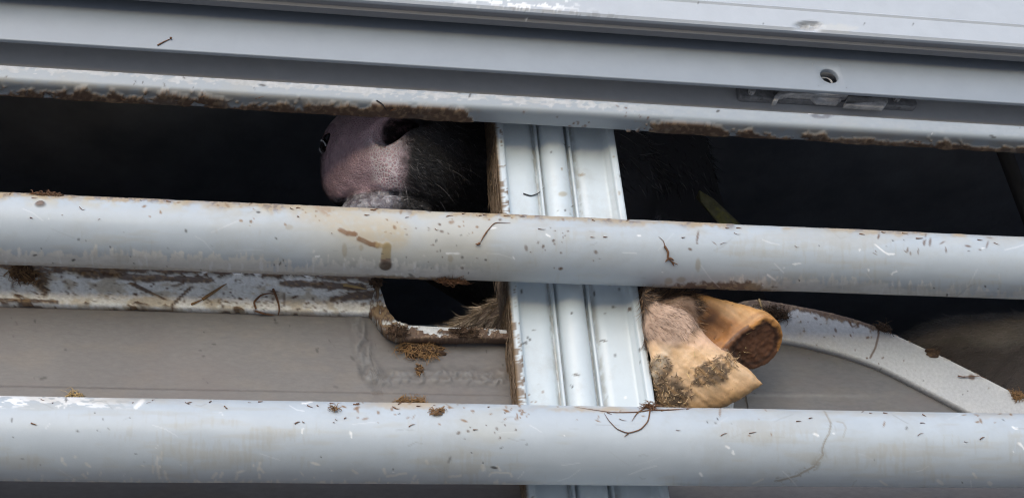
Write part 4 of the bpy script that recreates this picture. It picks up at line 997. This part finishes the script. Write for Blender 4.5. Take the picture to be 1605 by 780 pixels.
stalk('root_strand', [(1019, 642), (1016, 660), (1004, 673), (984, 679), (966, 672), (953, 658), (947, 648)], .0006, ROOT, 'curled brown root looping down over the lower bar under the post', 'root',
      extra=[([(1022, 643), (1050, 643), (1085, 640)], .0006), ([(1018, 643), (1000, 646), (960, 647), (900, 638)], .0005), ([(1010, 640), (998, 648), (990, 660)], .0006), ([(985, 679), (978, 684)], .0005)])
stalk('root_strand', [(1041, 386), (1047, 395), (1046, 404), (1053, 410), (1062, 414)], .0011, ROOT, 'small forked reddish root stuck on the middle bar right of the post', 'root',
      extra=[([(1047, 405), (1042, 410)], .0009), ([(1053, 410), (1056, 416)], .0009), ([(1042, 386), (1040, 378), (1032, 371)], .0004), ([(1047, 404), (1052, 405), (1056, 408)], .0011)])
stalk('dark_hair', [(820, 304), (832, 308), (845, 303), (854, 294)], .0007, BLACKH, 'thin dark curved hair lying on the post between rail and middle bar', 'hair')
stalk('straw_stalk', [(763, 363), (757, 372), (752, 381)], .0007, ROOT, 'bent grass stem on the middle bar left of the post', 'straw', extra=[([(763, 363), (775, 349), (800, 350)], .0005), ([(752, 381), (748, 383), (745, 382)], .0012)])
stalk('small_stick', [(247, 72), (258, 66), (269, 61)], .0007, ROOT, 'short dark stick clinging to the smooth grey fascia at upper left', 'stick', extra=[([(267, 62), (270, 61)], .0013)])
stalk('hooked_twig', [(401, 484), (398, 474), (408, 463), (424, 460), (431, 463)], .0010, ROOT, 'hooked brown twig on the lower edge of the white flange', 'twig', extra=[([(428, 454), (434, 468), (438, 484), (436, 492)], .0012), ([(400, 486), (418, 491), (430, 492)], .0009)])
stalk('straw_stalk', [(538, 448), (556, 450), (574, 455)], .0016, PALESTRAW, 'yellow straw blade lying near the right end of the white flange', 'straw')
stalk('straw_stalk', [(318, 470), (340, 455), (355, 446)], .0014, STRAW, 'slanting brown straw across the middle of the white flange', 'straw', extra=[([(300, 478), (318, 470)], .0011)])
stalk('dark_hair', [(590, 158), (600, 164), (606, 173)], .0007, BLACKH, 'short black hair stuck to the dung patch on the top rail', 'hair')
stalk('straw_stalk', [(1189, 470), (1193, 480), (1196, 492)], .0011, PALESTRAW, 'pale straw blade on the curved flange just above the hoof', 'straw')
stalk('straw_stalk', [(1500, 590), (1508, 592), (1545, 589)], .0007, ROOT, 'thin bent stem on the edge of the curved flange at right', 'straw', off=.002)
# hair and fibre caked on the left side of the post
Lz = []; rz = []
for k in range(420):
    z0 = rng.uniform(2.09, 2.42); yy = rng.uniform(YPo+.004, YPo+.050); p = np.array([x0-.001-rng.random()*.0015, yy, z0])
    q = p+np.array([-rng.random()*.002, rng.normal()*.004, -rng.uniform(.008, .03)]); Lz.append(bend_line(p, q, (-.001*rng.random(), 0, 0), 5, .0004)); rz.append(rng.uniform(.0002, .0006))
V, F = tubes(Lz, rz, 4)
tag(mesh_obj('caked_hair', V, F, mat('matted_hair', (.17, .12, .08), .85, noise=(200, .5)), TR), kind='stuff')
# loose chaff along the bars and rail, nothing one could count
Lz = []; rz = []
spots = [(rng.uniform(0, 1600), None) for _ in range(100)]
for xq, _ in spots:
    w = rng.random()
    yq = (302+.0424*xq+3+rng.random()**3*40) if w < .45 else (620+.01745*xq+3+rng.random()**3*45) if w < .85 else (128+.0625*xq+rng.uniform(0, 14))
    if 990 < xq < 1240 and w < .45: yq += 4
    a = rng.uniform(-.7, .7); l_ = rng.uniform(3, 13)
    try: Lz.append(on_surface([(xq, yq), (xq+l_*.5*math.cos(a), yq+l_*.5*math.sin(a)+rng.normal()), (xq+l_*math.cos(a), yq+l_*math.sin(a)*.6)], .0006, 2)); rz.append(rng.uniform(.0002, .0006))
    except Exception: pass
ok = [i for i in range(len(Lz)) if np.linalg.norm(Lz[i][0]-Lz[i][-1]) < .02]
V, F = tubes([Lz[i] for i in ok], [rz[i] for i in ok], 4)
tag(mesh_obj('loose_chaff', V, F, ROOT), 'fine chaff and hair fragments scattered along the bars', 'chaff', kind='stuff')
# a leaf standing in the dark behind the middle bar
P = [at(1096, 298, .22), at(1118, 312, .23), at(1160, 352, .24), at(1175, 380, .24)]; Q = [at(1095, 300, .22), at(1098, 316, .21), at(1128, 352, .20), at(1138, 380, .20)]
V = np.array(P+Q+[(p+q)/2+np.array([0, .014, 0]) for p, q in zip(P, Q)])
F = np.array([[k, k+1, 9+k, 8+k] for k in range(3)]+[[8+k, 9+k, 5+k, 4+k] for k in range(3)])
o = mesh_obj('leaf_blade', V, F, mat('dull_leaf', (.34, .31, .17), .6, noise=(150, .4), mott=(80, .5, .62, (.50, .46, .14))), smooth=False)
sol = o.modifiers.new('thickness', 'SOLIDIFY'); sol.thickness = .0015
tag(o, 'pointed dull green leaf standing in the dark behind the middle bar', 'leaf')
